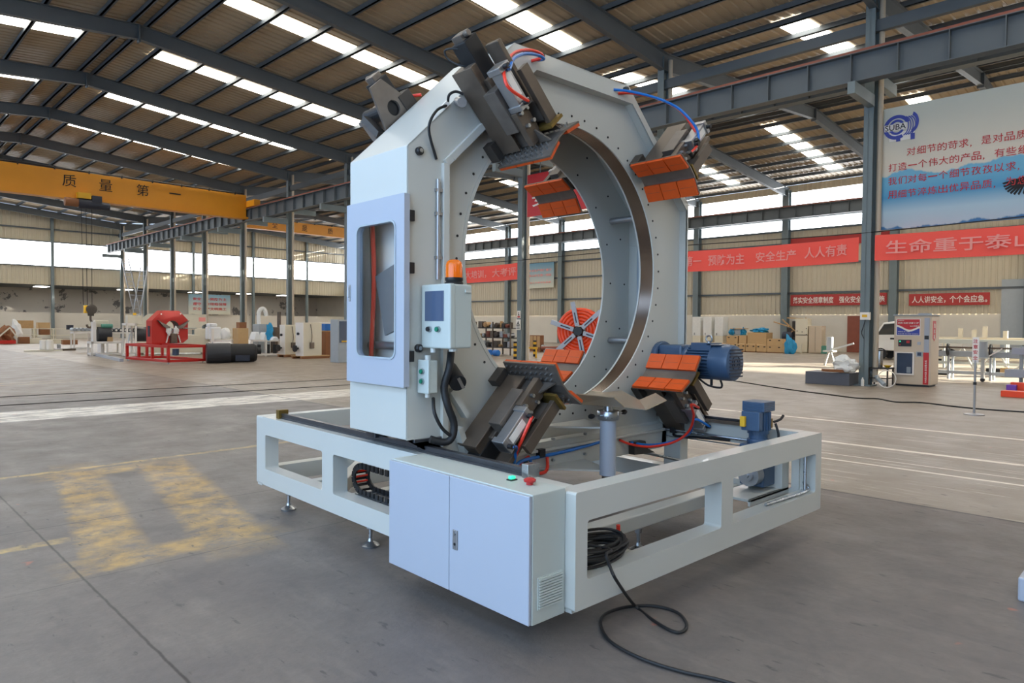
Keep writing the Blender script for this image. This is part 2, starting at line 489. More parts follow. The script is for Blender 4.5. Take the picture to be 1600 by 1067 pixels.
fo = MB().box(XL-.3, XR+.3, YN-.3, YE+9, -.3, 0).build('floor', 'concrete')
fo.rotation_euler = (0, 0, PHI); struct(fo)

for ya, yb in ((15.85, 14.55), (14.02, 12.85)): trim(BMB().bar((-6.2, ya, .0), (14.5, yb, .0), .13, .006), 'groove')
# ---- walls
def corr(p0, p1, z0, z1, pitch=.3, depth=.035, side=1):   # corrugated sheet between two plan points, vertical ribs
    p0, p1 = Vector((*p0, 0)), Vector((*p1, 0)); d = p1-p0; L = d.length; d.normalize(); nn = Vector((-d.y, d.x, 0))*side
    n = int(L/pitch+.001); v = []; f = []
    for i in range(n+1):
        for o, q in ((0, 0), (.30, 0), (.42, 1), (.58, 1), (.70, 0)):
            s = min((i+o)*pitch, L); v.append(p0+d*s+nn*(depth*q))
    v.append(p0+d*L)
    m = len(v)
    v = [(q.x, q.y, z0) for q in v]+[(q.x, q.y, z1) for q in v]
    f = [(i, i+1, m+i+1, m+i) for i in range(m-1)]
    return v, f
def wall_piece(mb, p0, p1, z0, z1, side): v, f = corr(p0, p1, z0, z1, side=side); mb._add(v, f); return mb
w = BMB()
wall_piece(w, (XR, YN), (XR, -19.0), 2.35, 7.9, 1); wall_piece(w, (XR, -19.0), (XR, -5.0), 5.2, 7.9, 1); wall_piece(w, (XR, -5.0), (XR, YE), 2.35, 7.9, 1); wall_piece(w, (XR, YN), (XR, YE), 10.35, EAVE+.1, 1)  # gap left as an unseen gate opening, added to let the sun in
struct(w.build('wall_right', 'cladding'))
struct(BMB().box(XR, XR+.25, -5.0, YE, 0, 2.35).build('baseboard_right', 'dado')); struct(BMB().box(XR, XR+.25, YN, -19.0, 0, 2.35).build('baseboard_right_near', 'dado'))
struct(BMB().box(XR+.03, XR+.08, YN, YE, 7.9, 10.35).build('window_1', 'window_glow'))
# end wall: cladding, long window band, open strip onto a lean-to behind a low partition
w = BMB()
def gable(mb, y, z0, side):
    for a, c, b in NAVES:
        x = a
        while x < b-.01:
            x2 = min(x+1.2, b); wall_piece(mb, (x, y), (x2, y), z0, (roof_z(x)+roof_z(x2))/2+.02, side); x = x2
gable(w, YE, 8.55, -1); wall_piece(w, (XL, YE), (XR, YE), 4.75, 6.4, -1)
struct(w.build('wall_back', 'cladding'))
struct(BMB().box(XL, XR, YE+.03, YE+.08, 6.4, 8.55).build('window_2', 'window_glow'))
struct(BMB().box(XL, XR, YE, YE+.2, 0, 2.3).build('baseboard_back', 'dado'))
def plaster():
    m = mat('flaking_plaster', (206, 200, 192), .8); nt = m.node_tree; b = nt.nodes['Principled BSDF']
    tc = nt.nodes.new('ShaderNodeTexCoord'); n = nt.nodes.new('ShaderNodeTexNoise'); n.inputs['Scale'].default_value = .8; n.inputs['Detail'].default_value = 12; n.inputs['Roughness'].default_value = .66
    nt.links.new(tc.outputs['Object'], n.inputs['Vector'])
    r = nt.nodes.new('ShaderNodeMapRange'); r.inputs[1].default_value = .57; r.inputs[2].default_value = .60; nt.links.new(n.outputs['Fac'], r.inputs[0])
    x = nt.nodes.new('ShaderNodeMix'); x.data_type = 'RGBA'; x.inputs[6].default_value = lin((206, 200, 192)); x.inputs[7].default_value = lin((120, 118, 118)); nt.links.new(r.outputs[0], x.inputs[0]); nt.links.new(x.outputs[2], b.inputs['Base Color'])
plaster()
struct(BMB().box(XL, XR, YE+8, YE+8.2, 0, 5.2).build('wall_lean_to', 'flaking_plaster'))
struct(BMB().box(XL, XR, YE+.1, YE+8.2, 4.75, 4.85).build('ceiling_lean_to', 'beam_paint'))
struct(BMB().box(XL-.2, XL, YE, YE+8.2, 0, 4.8).build('wall_lean_to_left', 'dado')); struct(BMB().box(XR, XR+.2, YE, YE+8.2, 0, 4.8).build('wall_lean_to_right', 'dado'))
for i, (x, y) in enumerate(((3, 3), (12, 3.2), (19, 3), (26, 3.4), (31, 2.8), (36, 3.2))):
    struct(BMB().box(x-.5, x+.5, YE+y, YE+y+1.6, 4.70, 4.745).build('window_%d' % (300+i), 'lamp_white'))
# left wall with its own band and an unseen gate opening put in for daylight; wall behind the camera
w = BMB()
wall_piece(w, (XL, YN), (XL, -5.2), 0, 6.4, -1); wall_piece(w, (XL, 6.2), (XL, YE), 0, 6.4, -1); wall_piece(w, (XL, -5.2), (XL, 6.2), 5.2, 6.4, -1); wall_piece(w, (XL, YN), (XL, YE), 9.0, EAVE+.1, -1)
struct(w.build('wall_left', 'cladding'))
struct(BMB().box(XL-.08, XL-.03, YN, YE, 6.4, 9.0).build('window_3', 'window_sky'))
w = BMB()
gable(w, YN, 0, 1)
struct(w.build('wall_front', 'cladding'))

# ---- roof: four corrugated slopes, translucent strips, purlins, rafters
wn = 10
for a, c, b in NAVES:
    for xa, xb in ((a, c), (c, b)):
        za, zb = roof_z(xa+1e-4 if xa < c else xa), roof_z(xb-1e-4 if xb > c else xb)
        if xa == a: za, zb = EAVE, RIDGE
        else: za, zb = RIDGE, EAVE
        mb = BMB(); v = []; pitch = .32; n = int((YE-YN)/pitch)
        ys = []
        for i in range(n+1):
            for o, q in ((0, 0), (.34, 0), (.44, 1), (.6, 1), (.7, 0)): ys.append((min(YN+(i+o)*pitch, YE), .04*q))
        m = len(ys)
        v = [(xa, y, za+q+.12) for y, q in ys]+[(xb, y, zb+q+.12) for y, q in ys]
        mb._add(v, [(i, i+1, m+i+1, m+i) for i in range(m-1)])
        struct(mb.build('ceiling', 'roof_sheet'))
        # purlins run the length of the hall
        sgn = 1 if xb > c else -1
        slope = (RIDGE-EAVE)/abs(xb-xa)
        pur = [.25]+[1.18+1.53*i for i in range(8)]
        for dx in pur:
            x = c+sgn*dx
            if not (xa-.01 <= x <= xb+.01): continue
            z = RIDGE-slope*dx
            p = BMB().box(x-.035, x+.035, YN, YE, z-.06, z+.10).box(x-.035, x+.09, YN, YE, z-.06, z-.045)
            trim(p, 'beam_paint')
        # translucent strip in every bay
        for k in range(-4, 10):
            y = yk(k)+2.05
            if (a == XA): y = yk(k)+2.3
            lo, hi = 1.18, 1.18+1.53*6
            if a == XA and sgn < 0: lo, hi = 1.18, 1.18+1.53*7
            xs = (c+sgn*lo, c+sgn*hi)
            P = BMB(); z1, z2 = RIDGE-slope*lo+.09, RIDGE-slope*hi+.09
            P._add([(xs[0], y, z1), (xs[1], y, z2), (xs[1], y+.85, z2), (xs[0], y+.85, z1), (xs[0], y, z1+.012), (xs[1], y, z2+.012), (xs[1], y+.85, z2+.012), (xs[0], y+.85, z1+.012)],
                   [(3, 2, 1, 0), (4, 5, 6, 7), (0, 1, 5, 4), (1, 2, 6, 5), (2, 3, 7, 6), (3, 0, 4, 7)])
            wn += 1
            struct(P.build('window_%d' % wn, 'skylight'))
def ibeam(mb, a, b, h, wd, t=.02, h2=None):     # I beam with depth h at a, h2 at b (measured below the a-b line)
    a, b = Vector(a), Vector(b); h2 = h if h2 is None else h2
    d = (b-a).normalized(); s = Vector((-d.y, d.x, 0)).normalized()
    def sl(z0a, z1a, z0b, z1b, w):
        v = []
        for p, (z0, z1) in ((a, (z0a, z1a)), (b, (z0b, z1b))):
            for i, z in ((-1, z0), (1, z0), (1, z1), (-1, z1)): v.append(p+s*(i*w/2)+Vector((0, 0, z)))
        mb._add(v, [(3, 2, 1, 0), (4, 5, 6, 7), (0, 1, 5, 4), (1, 2, 6, 5), (2, 3, 7, 6), (3, 0, 4, 7)])
    sl(-t, 0, -t, 0, wd); sl(-h, -h+t, -h2, -h2+t, wd); sl(-h, 0, -h2, 0, t)
    return mb
def hcol(mb, x, y, z0, z1, wx=.36, wy=.24, t=.02):        # H column, flanges across x
    mb.box(x-wx/2, x-wx/2+t, y-wy/2, y+wy/2, z0, z1).box(x+wx/2-t, x+wx/2, y-wy/2, y+wy/2, z0, z1).box(x-wx/2, x+wx/2, y-t/2, y+t/2, z0, z1)
    return mb
for k in range(-3, 11):
    y = yk(k)
    if y > YE-.3: y = YE-.4
    for a, c, b in NAVES:
        mb = BMB()
        ibeam(mb, (c, y, RIDGE-.07), (a, y, EAVE-.07), .50, .2, h2=.60); ibeam(mb, (c, y, RIDGE-.07), (b, y, EAVE-.07), .50, .2, h2=.60); mb.box(c-.03, c+.03, y-.12, y+.12, RIDGE-.66, RIDGE-.08)
        trim(mb, 'beam_paint')
    # middle row column with its cream rainwater pipe and crane bracket
    mb = hcol(BMB(), XA, y+.06, 0, EAVE-.2, .36, .24); mb.box(XA-.28, XA+.28, y-.15, y+.27, 0, .03)
    mb.box(15.75, XA-.2, y-.09, y+.09, 7.45, 7.75)
    mb.box(XA+.2, 19.1, y-.09, y+.09, 8.15, 8.45)
    col = trim(mb, 'column_paint')
    p = BMB().cyl((XA+.08, y-.15, .1), (XA+.08, y-.15, EAVE-.3), .07, n=12)
    p.build('rain_pipe', 'pipe_cream', parent=col)
    # right wall column
    mb = hcol(BMB(), XR-.25, y, 0, EAVE-.2, .42, .42)
    trim(mb, 'column_paint')
    if k < 4: trim(hcol(BMB(), XL+.25, y, 0, EAVE-.2, .42, .3), 'column_paint')
for z in (3.75, 5.6, 7.0, 7.85):
    trim(BMB().box(XR-.12, XR-.02, YN, YE, z-.06, z+.06), 'beam_paint')
trim(BMB().box(XR-.34, XR-.05, YN, YE, 8.55, 8.95), 'column_paint')  # girt in the lighter paint: window glare put into its colour
# end wall posts and girt
for x in (-1, 5.5, 12.05, 24.15, 30.4, 36.7):
    trim(BMB().box(x-.11, x+.11, YE-.3, YE-.05, 0, roof_z(x)-.3), 'column_paint')
trim(BMB().box(XL, XR, YE-.14, YE-.02, 9.6, 9.72), 'beam_paint')
trim(BMB().box(XL, XR, YE-.14, YE-.02, 8.5, 8.6), 'beam_paint')
trim(BMB().box(XL, XR, YE-.14, YE-.02, 6.34, 6.44), 'beam_paint')
# tie struts between the column heads
trim(BMB().box(XA-.08, XA+.08, YN, YE, EAVE-1.25, EAVE-.95), 'beam_paint')
# crane runways: main row (ribs and a rusty rail), side aisle and left row
def runway(x, dz=0.0, y0=YN+1, y1=68.8):
    mb = BMB(); z1, z0 = 8.50+dz, 7.78+dz
    rail = True
    mb.box(x-.16, x+.16, y0, y1, z1-.02, z1).box(x-.16, x+.16, y0, y1, z0, z0+.02).box(x-.008, x+.008, y0, y1, z0, z1)
    y = y0+.4
    while y < y1:
        mb.box(x-.15, x+.15, y-.01, y+.01, z0+.02, z1-.02); y += 1.08
    o = trim(mb, 'beam_paint')
    if rail: BMB().box(x-.05, x+.05, y0, y1, z1, z1+.10).build('crane_rail', 'rail_rust', parent=o)
    return o
runway(16.06); runway(18.8, .7); runway(XR-1.3, .7); runway(XL+1.3)

# ---- cranes
def crane(x0, x1, y, z0, z1, label, text, txs, tz, ts, zr=8.6):
    group = None
    o = thing('overhead_crane', label, 'crane', bw(x0, y, z0), PHI, group)
    g = BMB().box(x0+.3, x1-.3, y-.22, y+.22, z0+.12, z1)
    g.box(x0+.2, x1-.2, y-.30, y+.30, z0, z0+.13)
    gd = g.build('girder', 'crane_yellow', parent=o)
    for x in (x0+.1, x1-.1):
        e = BMB().box(x-.2, x+.2, y-1.3, y+1.3, zr+.002, zr+.40); e.build('end_truck', 'crane_yellow', parent=o, bevel=.03)
    cb = BMB().cyl((x0+.5, y-.3, z1+.05), (x1-.5, y-.3, z1+.05), .03, n=6)
    for i in range(14): cb.box(x0+1+i*(x1-x0-2)/13-.02, x0+1+i*(x1-x0-2)/13+.02, y-.33, y-.2, z1-.05, z1+.1)
    cb.build('festoon_cable', 'black_plastic', parent=o)
    L = BMB(); W0 = RB
    for ch, x in zip(text, txs):
        me = text_fit(ch, ts, ts) if ch != '一' else text_fit(ch, ts, ts*.12)
        L.mesh(me, frame_m((x-ts/2, y-.235, tz-(ts/2 if ch != '一' else 0)), (1, 0, 0), (0, 0, 1)))
    into(L, gd, 'black_ink')
    return o
c1 = crane(XL+1.1, 16.25, 39.6, 7.9, 9.35, 'yellow overhead crane beam nearest the camera with black characters and a hanging hoist', '质量第一', (6.60, 8.28, 10.1, 11.8), 8.83, .62)
h = BMB(); y = 39.2
h.box(6.9, 7.5, y-.2, y+.2, 7.95, 8.25); h.build('trolley', 'yellow_paint', parent=c1)
BMB().cyl((6.95, y, 7.70), (8.0, y, 7.70), .26).box(7.0, 7.2, y-.1, y+.1, 7.7, 8.1).box(7.6, 7.8, y-.1, y+.1, 7.7, 8.1).cyl((8.0, y, 7.66), (8.4, y, 7.66), .2).box(7.55, 8.0, y-.25, y+.25, 7.8, 8.15).build('hoist_motor', 'navy', parent=c1, bevel=.02)
BMB().cyl((6.35, y, 7.72), (6.95, y, 7.72), .22).build('hoist_drum', 'wood_brown', parent=c1)
hk = BMB()
for dx in (-.3, -.12, .10): hk.cyl((7.45+dx, y, 2.4), (7.45+dx*1.2, y, 7.5), .014, n=6)
hk.build('hoist_rope', 'black_ink', parent=c1)
BMB().box(7.16, 7.36, y-.1, y+.1, 2.0, 2.4).build('hook_block_cheek', 'yellow_paint', parent=c1)
BMB().cyl((7.50, y-.12, 2.2), (7.50, y+.12, 2.2), .26).box(7.36, 7.62, y-.08, y+.08, 1.85, 2.3).build('hook_block', 'black_steel', parent=c1)
BMB().tube([(7.48, y, 1.9), (7.48, y, 1.65), (7.56, y, 1.45), (7.48, y, 1.25), (7.34, y, 1.28), (7.30, y, 1.40)], .055).build('hook', 'dark_steel', parent=c1)
crane(18.3, XR-1.0, 52.0, 9.12, 10.0, 'yellow overhead crane beam in the side aisle beyond the column row', '安全是质', (21.4, 23.9, 26.55, 29.0), 9.57, .5, 9.3)

# ---- board, banners and signs
def sign(name, label, cat, base, yl, yr, x, z0, z1, lines, ink, thick=.03, group=None, sag=0.0):
    """flat sign facing -x on plane x (hall frame); text runs from yl (left in view) to yr; lines: (text, u0, u1, v0, v1) fractions"""
    o = thing(name, label, cat, bw(x, (yl+yr)/2, z0), PHI, group)
    W = yl-yr
    n = 24 if sag else 1
    mb = BMB(); v = []
    for i in range(n+1):
        t = i/n; d = -sag*4*t*(1-t); yy = yl-W*t
        wv = .02*sin(17*t) if sag else 0
        v += [(x+wv, yy, z0+d), (x+wv, yy, z1+d), (x+thick+wv, yy, z0+d), (x+thick+wv, yy, z1+d)]
    f = []
    for i in range(n):
        q = 4*i; f += [(q, q+1, q+5, q+4), (q+2, q+6, q+7, q+3), (q+1, q+3, q+7, q+5), (q, q+4, q+6, q+2)]
    f += [(0, 2, 3, 1), (4*n, 4*n+1, 4*n+3, 4*n+2)]
    pn = mb._add(v, f).build('panel', base, parent=o)
    if lines:
        L = BMB()
        for t, u0, u1, v0, v1 in lines:
            w_, h_ = (u1-u0)*W, (v1-v0)*(z1-z0)
            me = text_fit(t, w_, h_, bold=.012, ext=.004)
            mm = frame_m((x-.014, yl-u0*W, z0+v0*(z1-z0)), (0, -1, 0), (0, 0, 1))
            if sag:
                for vv in me.vertices:
                    tt = u0+(vv.co.x/W); vv.co.y -= sag*4*tt*(1-tt); vv.co.z += -.02*sin(17*tt) if False else .012
            L.mesh(me, mm)
        into(L, pn, ink)
    return o
sign('banner', 'long salmon red cloth banner strung left of the blue-grey column by the water machine', 'banner', 'banner_red', yk(1)-.2, yk(0)+.25, 17.3, 3.36, 4.02,
     [('安全第一', .02, .22, .25, .75), ('预防为主', .26, .46, .25, .75), ('安全生产', .52, .72, .28, .75), ('人人有责', .76, .95, .3, .78)], 'faded_ink', .01, 'red cloth banners between the columns', .05)
sign('banner', 'red cloth banner below the blue billboard, strung right of the column', 'banner', 'banner_red', yk(0)-.15, yk(-1)+.2, 17.3, 3.36, 4.04,
     [('生命重于泰山', .045, .57, .24, .76), ('安全', .64, .82, .24, .76)], 'faded_ink', .01, 'red cloth banners between the columns', .04)
sign('banner', 'red cloth banner seen through the left half of the ring, beside the amber beacon', 'banner', 'banner_red', yk(3)-.2, yk(2)+.2, 17.3, 3.40, 4.06,
     [('大培训，', .48, .70, .25, .78), ('大考评', .76, 1.02-.03, .25, .78)], 'faded_ink', .01, 'red cloth banners between the columns', .04)
sign('hanging_sign', 'big red hanging sign with a white character seen through the top of the ring', 'sign', 'vend_red', 16.85, 12.2, 17.3, 5.85, 7.5, [('安全', .06, .5, .22, .62)], 'white_ink', .05)
hs = [o_ for o_ in C.objects if o_.name == 'hanging_sign'][0]
for yy in (16.2, 12.8): BMB().cyl((17.33, yy, 7.48), (17.40, yy, EAVE-1.2), .02, n=8).build('hanger_rod', 'beam_paint', parent=hs)
sign('wall_banner', 'dark red wall banner partly hidden by the blue-grey column', 'banner', 'sign_red', 16.84, 11.05, XR-.16, 2.92, 3.62, [('落实安全规章制度', .03, .47, .2, .8), ('强化安全防范措施', .53, .98, .2, .8)], 'white_ink', .02, 'dark red wall banners')
sign('wall_banner', 'dark red wall banner above the water vending machine with white characters', 'banner', 'sign_red', 9.86, 5.9, XR-.16, 2.84, 3.52, [('人人讲安全，', .04, .47, .2, .8), ('个个会应急。', .52, .97, .2, .8)], 'white_ink', .02, 'dark red wall banners')
sign('wall_banner', 'faded red wall banner under the high windows behind the salmon banner', 'banner', 'sign_red', 16.9, 10.9, XR-.16, 6.7, 7.3, [], 'white_ink', .02)
def board_mat():
    m = mat('notice_sky', (120, 180, 200), .5); nt = m.node_tree; b = nt.nodes['Principled BSDF']
    tc = nt.nodes.new('ShaderNodeTexCoord'); s = nt.nodes.new('ShaderNodeSeparateXYZ'); r = nt.nodes.new('ShaderNodeValToRGB'); mp = nt.nodes.new('ShaderNodeMapRange')
    nt.links.new(tc.outputs['Object'], s.inputs[0]); mp.inputs[1].default_value = 0; mp.inputs[2].default_value = 2.2; nt.links.new(s.outputs[2], mp.inputs[0]); nt.links.new(mp.outputs[0], r.inputs[0])
    r.color_ramp.elements[0].color = lin((206, 204, 186)); r.color_ramp.elements[1].color = lin((96, 150, 178)); nt.links.new(r.outputs[0], b.inputs['Base Color'])
board_mat()
sign('notice_board', 'blue and cream notice board on the far wall seen through the ring', 'notice board', 'notice_sky', 40.6, 37.45, XR-.3, 4.78, 6.98, [('安全生产责任重于', .05, .92, .66, .76), ('泰山安全第一预防', .05, .92, .46, .56), ('以人为本安全发展', .1, .9, .18, .26)], 'faded_ink', .06)
o = thing('notice_board', 'blue notice board with rows of red text on the end wall behind the columns', 'notice board', bw(25.7, YE-.4, 2.4), PHI)
pn = BMB().box(23.6, 27.8, YE-.42, YE-.36, 2.35, 4.35).build('panel', 'notice_sky', parent=o)
L = BMB()
for i, t in enumerate(('安全第一预防为主', '遵守操作规程保障', '安全生产文明施工')): L.mesh(text_fit(t, 3.4, .3, .01), frame_m((24.0, YE-.43, 3.75-.5*i), (1, 0, 0), (0, 0, 1)))
into(L, pn, 'red_ink')
# billboard: sky and mountains painted procedurally, red characters
def billboard_mat():
    m = bpy.data.materials.new('billboard_print'); m.use_nodes = True; nt = m.node_tree; b = nt.nodes['Principled BSDF']; N = nt.nodes.new; Lk = nt.links.new
    b.inputs['Roughness'].default_value = .5
    tc = N('ShaderNodeTexCoord'); s = N('ShaderNodeSeparateXYZ'); Lk(tc.outputs['Object'], s.inputs[0])
    def ridge(scale, amp, base):
        n = N('ShaderNodeTexNoise'); n.noise_dimensions = '1D'; n.inputs['Scale'].default_value = scale; n.inputs['Detail'].default_value = 5; Lk(s.outputs[1], n.inputs['W'])
        a = N('ShaderNodeMath'); a.operation = 'MULTIPLY_ADD'; Lk(n.outputs['Fac'], a.inputs[0]); a.inputs[1].default_value = amp; a.inputs[2].default_value = base
        g = N('ShaderNodeMapRange'); d = N('ShaderNodeMath'); d.operation = 'SUBTRACT'; Lk(a.outputs[0], d.inputs[0]); Lk(s.outputs[2], d.inputs[1]); g.inputs[1].default_value = -.01; g.inputs[2].default_value = .03; Lk(d.outputs[0], g.inputs[0]); return g.outputs[0]
    def mix(f, A, B):
        n = N('ShaderNodeMix'); n.data_type = 'RGBA'; Lk(f, n.inputs[0])
        for i, v in ((6, A), (7, B)):
            if isinstance(v, tuple): n.inputs[i].default_value = v
            else: Lk(v, n.inputs[i])
        return n.outputs[2]
    r = N('ShaderNodeValToRGB'); mp = N('ShaderNodeMapRange'); mp.inputs[2].default_value = 3.2; Lk(s.outputs[2], mp.inputs[0]); Lk(mp.outputs[0], r.inputs[0])
    e = r.color_ramp.elements; e[0].color = lin((196, 206, 206)); e[1].color = lin((196, 198, 186))
    x = e.new(.55); x.color = lin((216, 206, 188))
    lower = N('ShaderNodeValToRGB'); Lk(mp.outputs[0], lower.inputs[0]); e = lower.color_ramp.elements
    e[0].color = lin((176, 192, 204)); e[1].color = lin((130, 186, 208)); x = e.new(.14); x.color = lin((170, 196, 210)); x = e.new(.26); x.color = lin((70, 146, 190)); x = e.new(.38); x.color = lin((104, 172, 204))
    c = mix(ridge(.55, 1.3, .72), r.outputs[0], lower.outputs[0])
    c = mix(ridge(1.3, .5, -.2), c, lin((52, 112, 164)))
    Lk(c, b.inputs['Base Color']); M['billboard_print'] = m
billboard_mat()
bb = thing('billboard', 'large billboard of blue misty mountains with rows of red characters', 'billboard', bw(17.6, .6, 4.2), PHI)
pn = BMB().box(17.6, 17.68, -3.0, 4.05, 4.2, 7.42).build('panel', 'billboard_print', parent=bb)
for yv in (2.36, -.2, 3.98): BMB().box(17.69, 17.75, yv-.03, yv+.03, 4.2, 7.4).build('frame_post', 'column_paint', parent=bb)
L = BMB(); Lw = BMB()
def cline(t, y0, z0, step, size):
    y = y0
    for ch in t:
        if ch != ' ':
            if ch == '一': me = text_fit(ch, size, size*.14, bold=.015); dz = size*.42
            elif ch == '，': me = text_fit(ch, size*.16, size*.26, bold=.01); dz = -.02
            else: me = text_fit(ch, size, size, bold=.0); dz = 0
            L.mesh(me, frame_m((17.588, y, z0+dz), (0, -1, 0), (0, 0, 1)))
            me2 = text_fit(ch, size*1.1, size*1.1, bold=.055) if False else None
            if me2: Lw.mesh(me2, frame_m((17.595, y+.01, z0-.012), (0, -1, 0), (0, 0, 1)))
        y -= step
for row, (y0, t) in enumerate(((3.37, '对细节的苛求，是对品质的追求'), (3.80, '打造一个伟大的产品，有些细节至'), (3.80, '我们对每一个细节孜孜以求，就是'), (3.80, '用细节淬炼出优异品质，为您服务'))):
    cline(t, y0, 6.09-.36*row, .235, .205)
into(L, pn, "red_ink"); Lw.bm.free()
# the round emblem: blue rings seen at an angle and the four letters
lg = BMB()
def ring2(cy, cz, ry, rz, w_, a0=0, a1=360, off=0):
    n = 40; v = []
    for i in range(n+1):
        t = radians(a0+(a1-a0)*i/n)
        for k in (1, 1-w_): v.append((17.585-off, cy-ry*k*cos(t), cz+rz*k*sin(t)))
    lg._add(v, [(2*i, 2*i+2, 2*i+3, 2*i+1) for i in range(n)])
ring2(3.62, 6.88, .32, .32, .28, 20, 300); ring2(3.62, 6.88, .19, .2, .32, 30, 330)
for i in range(4): ring2(3.50-.055*i, 6.88, .17, .26, .13, -75, 75)
ring2(3.30, 6.95, .2, .28, .34, -80, 70)
for y in (3.58, 3.24): lg.box(17.583, 17.59, y-.05, y+.05, 6.50, 6.66)
into(lg, pn, 'vend_blue')
into(BMB().box(17.590, 17.597, 3.20, 3.80, 6.52, 6.75).box(17.578, 17.588, 3.38, 3.92, 6.80, 6.97), pn, 'white_ink')
into(BMB().mesh(text_fit('SUBA', .50, .15, .006), frame_m((17.572, 3.90, 6.81), (0, -1, 0), (0, 0, 1))), pn, 'black_ink')
# wing tip of the bird
wg = BMB()
for i in range(9):
    t = i/8; y1_, z1_ = 1.28-.42*t*t-.10*t, 5.05-.30*sin(t*2.0)+.02
    wg._add([(17.590, .80, 5.20-.05*t), (17.590, .78, 5.14-.05*t), (17.590, y1_-.03, z1_-.02), (17.590, y1_, z1_+.02)], [(0, 1, 2, 3)])
into(wg, pn, 'black_ink')
# thin wires carrying the banners
for nm, lab, pts in (('sagging_wire', 'thin black wire running above the salmon banners along the columns', [(17.28, yk(3), 4.2), (17.28, yk(2), 4.16), (17.28, yk(1), 4.2), (17.28, yk(0), 4.12), (17.28, yk(-1), 4.3)]),):
    tag(BMB().tube(pts, .014, 6, 5).build(nm, 'black_rubber'), lab, 'wire')
# ================================================================== the cutting machine (machine frame = world frame)
def pt(px, py, ax, v):
    d = ray(px, py); i = 'xyz'.index(ax); return CAM + d*((v-CAM[i])/d[i])
W_, L_ = 2.877, 3.75
Z0, Z1 = .182, .774
MLOC = (1.44, 1.87, 0)
machine = thing('pipe_cutting_machine', 'large white octagonal ring machine with orange rubber jaws standing on a white base frame', 'pipe cutting machine', MLOC)
def assembly():
    e = bpy.data.objects.new('assembly', None); C.objects.link(e); e.location = MLOC; WM[e.name] = Matrix.Translation(MLOC); return e
base = assembly()
TB = .12
def side_frame(axis, at, length, openings, name='side_frame'):
    lo, hi = (0, length) if axis == 'x' else (TB, length-TB)
    polys = [rounded(lo, hi, Z0, Z1, .012, 2)]+[rounded(a, b, .325, .622, .018, 3) for a, b in openings]
    me = plate(polys, TB/2)
    mb = MB()
    if axis == 'y': m = frame_m((at+TB/2, 0, 0), (0, 1, 0), (0, 0, 1))
    else: m = frame_m((0, at+TB/2, 0), (1, 0, 0), (0, 0, 1))
    mb.mesh(me, m)
    if axis == 'x':
        for xx in (.01, length-.07): mb.box(xx, xx+.06, at+.03, at+TB-.002, Z0-.018, Z0+.03)
    return mb.build(name, 'white_paint', parent=base, bevel=.012, seg=3)
side_frame('y', 0, L_, [(.18, 1.19), (1.36, 2.39), (2.557, 3.57)])
side_frame('y', W_-TB, L_, [(.18, 1.19), (1.36, 2.39), (2.557, 3.57)])
side_frame('x', 0, W_, [(.09, 1.385), (1.525, 2.775)])
side_frame('x', L_-TB, W_, [(.09, 1.385), (1.525, 2.775)])
for y0 in (2.35, 3.0): MB().box(TB, W_-TB, y0, y0+.1, Z0, Z0+.11).build('cross_member', 'white_paint', parent=base, bevel=.008)
MB().bar((TB, 2.65, .24), (1.0, 3.6, .24), .1, .12).build('cross_member', 'white_paint', parent=base, bevel=.008)
MB().box(TB, W_-TB, .62, .74, Z0, Z0+.10).build('cross_member', 'white_paint', parent=base, bevel=.008)
for x in (.085, W_-.085):
    r = MB().box(x-.022, x+.022, .42, 3.40, Z1, Z1+.012).box(x-.015, x+.015, .42, 3.40, Z1+.012, Z1+.04).box(x-.02, x+.02, .42, 3.40, Z1+.032, Z1+.045)
    rl = r.build('guide_rail', 'rail_steel', parent=base)
    for y in (.40, 3.42): MB().box(x-.045, x+.045, y-.025, y+.025, Z1, Z1+.075).build('rail_stop', 'brass' if y > 1 or x > 1 else 'zinc', parent=rl, bevel=.004)
    MB().box(x+(.045 if x < 1 else -.075), x+(.075 if x < 1 else -.045), .5, 3.4, Z1, Z1+.025).build('gear_rack', 'dark_steel', parent=base)
for (x, y) in ((.10, 3.33), (.10, 2.03), (.10, .45), (W_-.1, 3.33), (W_-.1, 2.03), (W_-.1, .45), (1.45, .68), (1.45, 3.6)):
    ft = MB().cyl((x, y, .05), (x, y, Z0), .014, n=12).cyl((x, y, .13), (x, y, Z0+.002), .028, n=6).build('leveling_foot', 'zinc', parent=base, smooth=True)
    MB().lathe([(.062, .002), (.064, .012), (.05, .022), (.022, .04), (.018, .06)], (x, y, 0)).build('foot_pad', 'zinc', parent=ft, smooth=True)
# drag chain behind the left windows
ch = MB()
cp = []
for t in range(0, 9): cp.append((2.30-.0-.13*sin(radians(180*t/8))*-1 if False else 2.22+.13*sin(radians(22.5*t)), .44+.10*cos(radians(22.5*t))))
path = [(1.0+.2*i, .54) for i in range(6)]+cp+[(2.0-.2*i, .34) for i in range(7)]
for i in range(len(path)-1):
    (a, za), (b, zb) = path[i], path[i+1]
    n = max(1, int(math.hypot(b-a, zb-za)/.05))
    for k in range(n):
        p = Vector((.17, a+(b-a)*(k+.5)/n, za+(zb-za)*(k+.5)/n)); d = Vector((0, b-a, zb-za)).normalized()
        for xx in (.15, .27): ch.bar((xx, p.y-d.y*.02, p.z-d.z*.02), (xx, p.y+d.y*.02, p.z+d.z*.02), .012, .045)
        nrm = Vector((0, -d.z, d.y)); ch.bar((.15, p.y+nrm.y*.02, p.z+nrm.z*.02), (.27, p.y+nrm.y*.02, p.z+nrm.z*.02), .02, .006, up=nrm)
chain = ch.build('drag_chain', 'black_plastic', parent=base)
for z in (.40, .44, .48): MB().cyl((.16, 2.335, z), (.26, 2.335, z), .008, n=8).build('chain_connector', 'hose_red', parent=chain)
MB().box(.13, .30, .9, 2.3, .318, .328).build('chain_tray', 'zinc', parent=base)
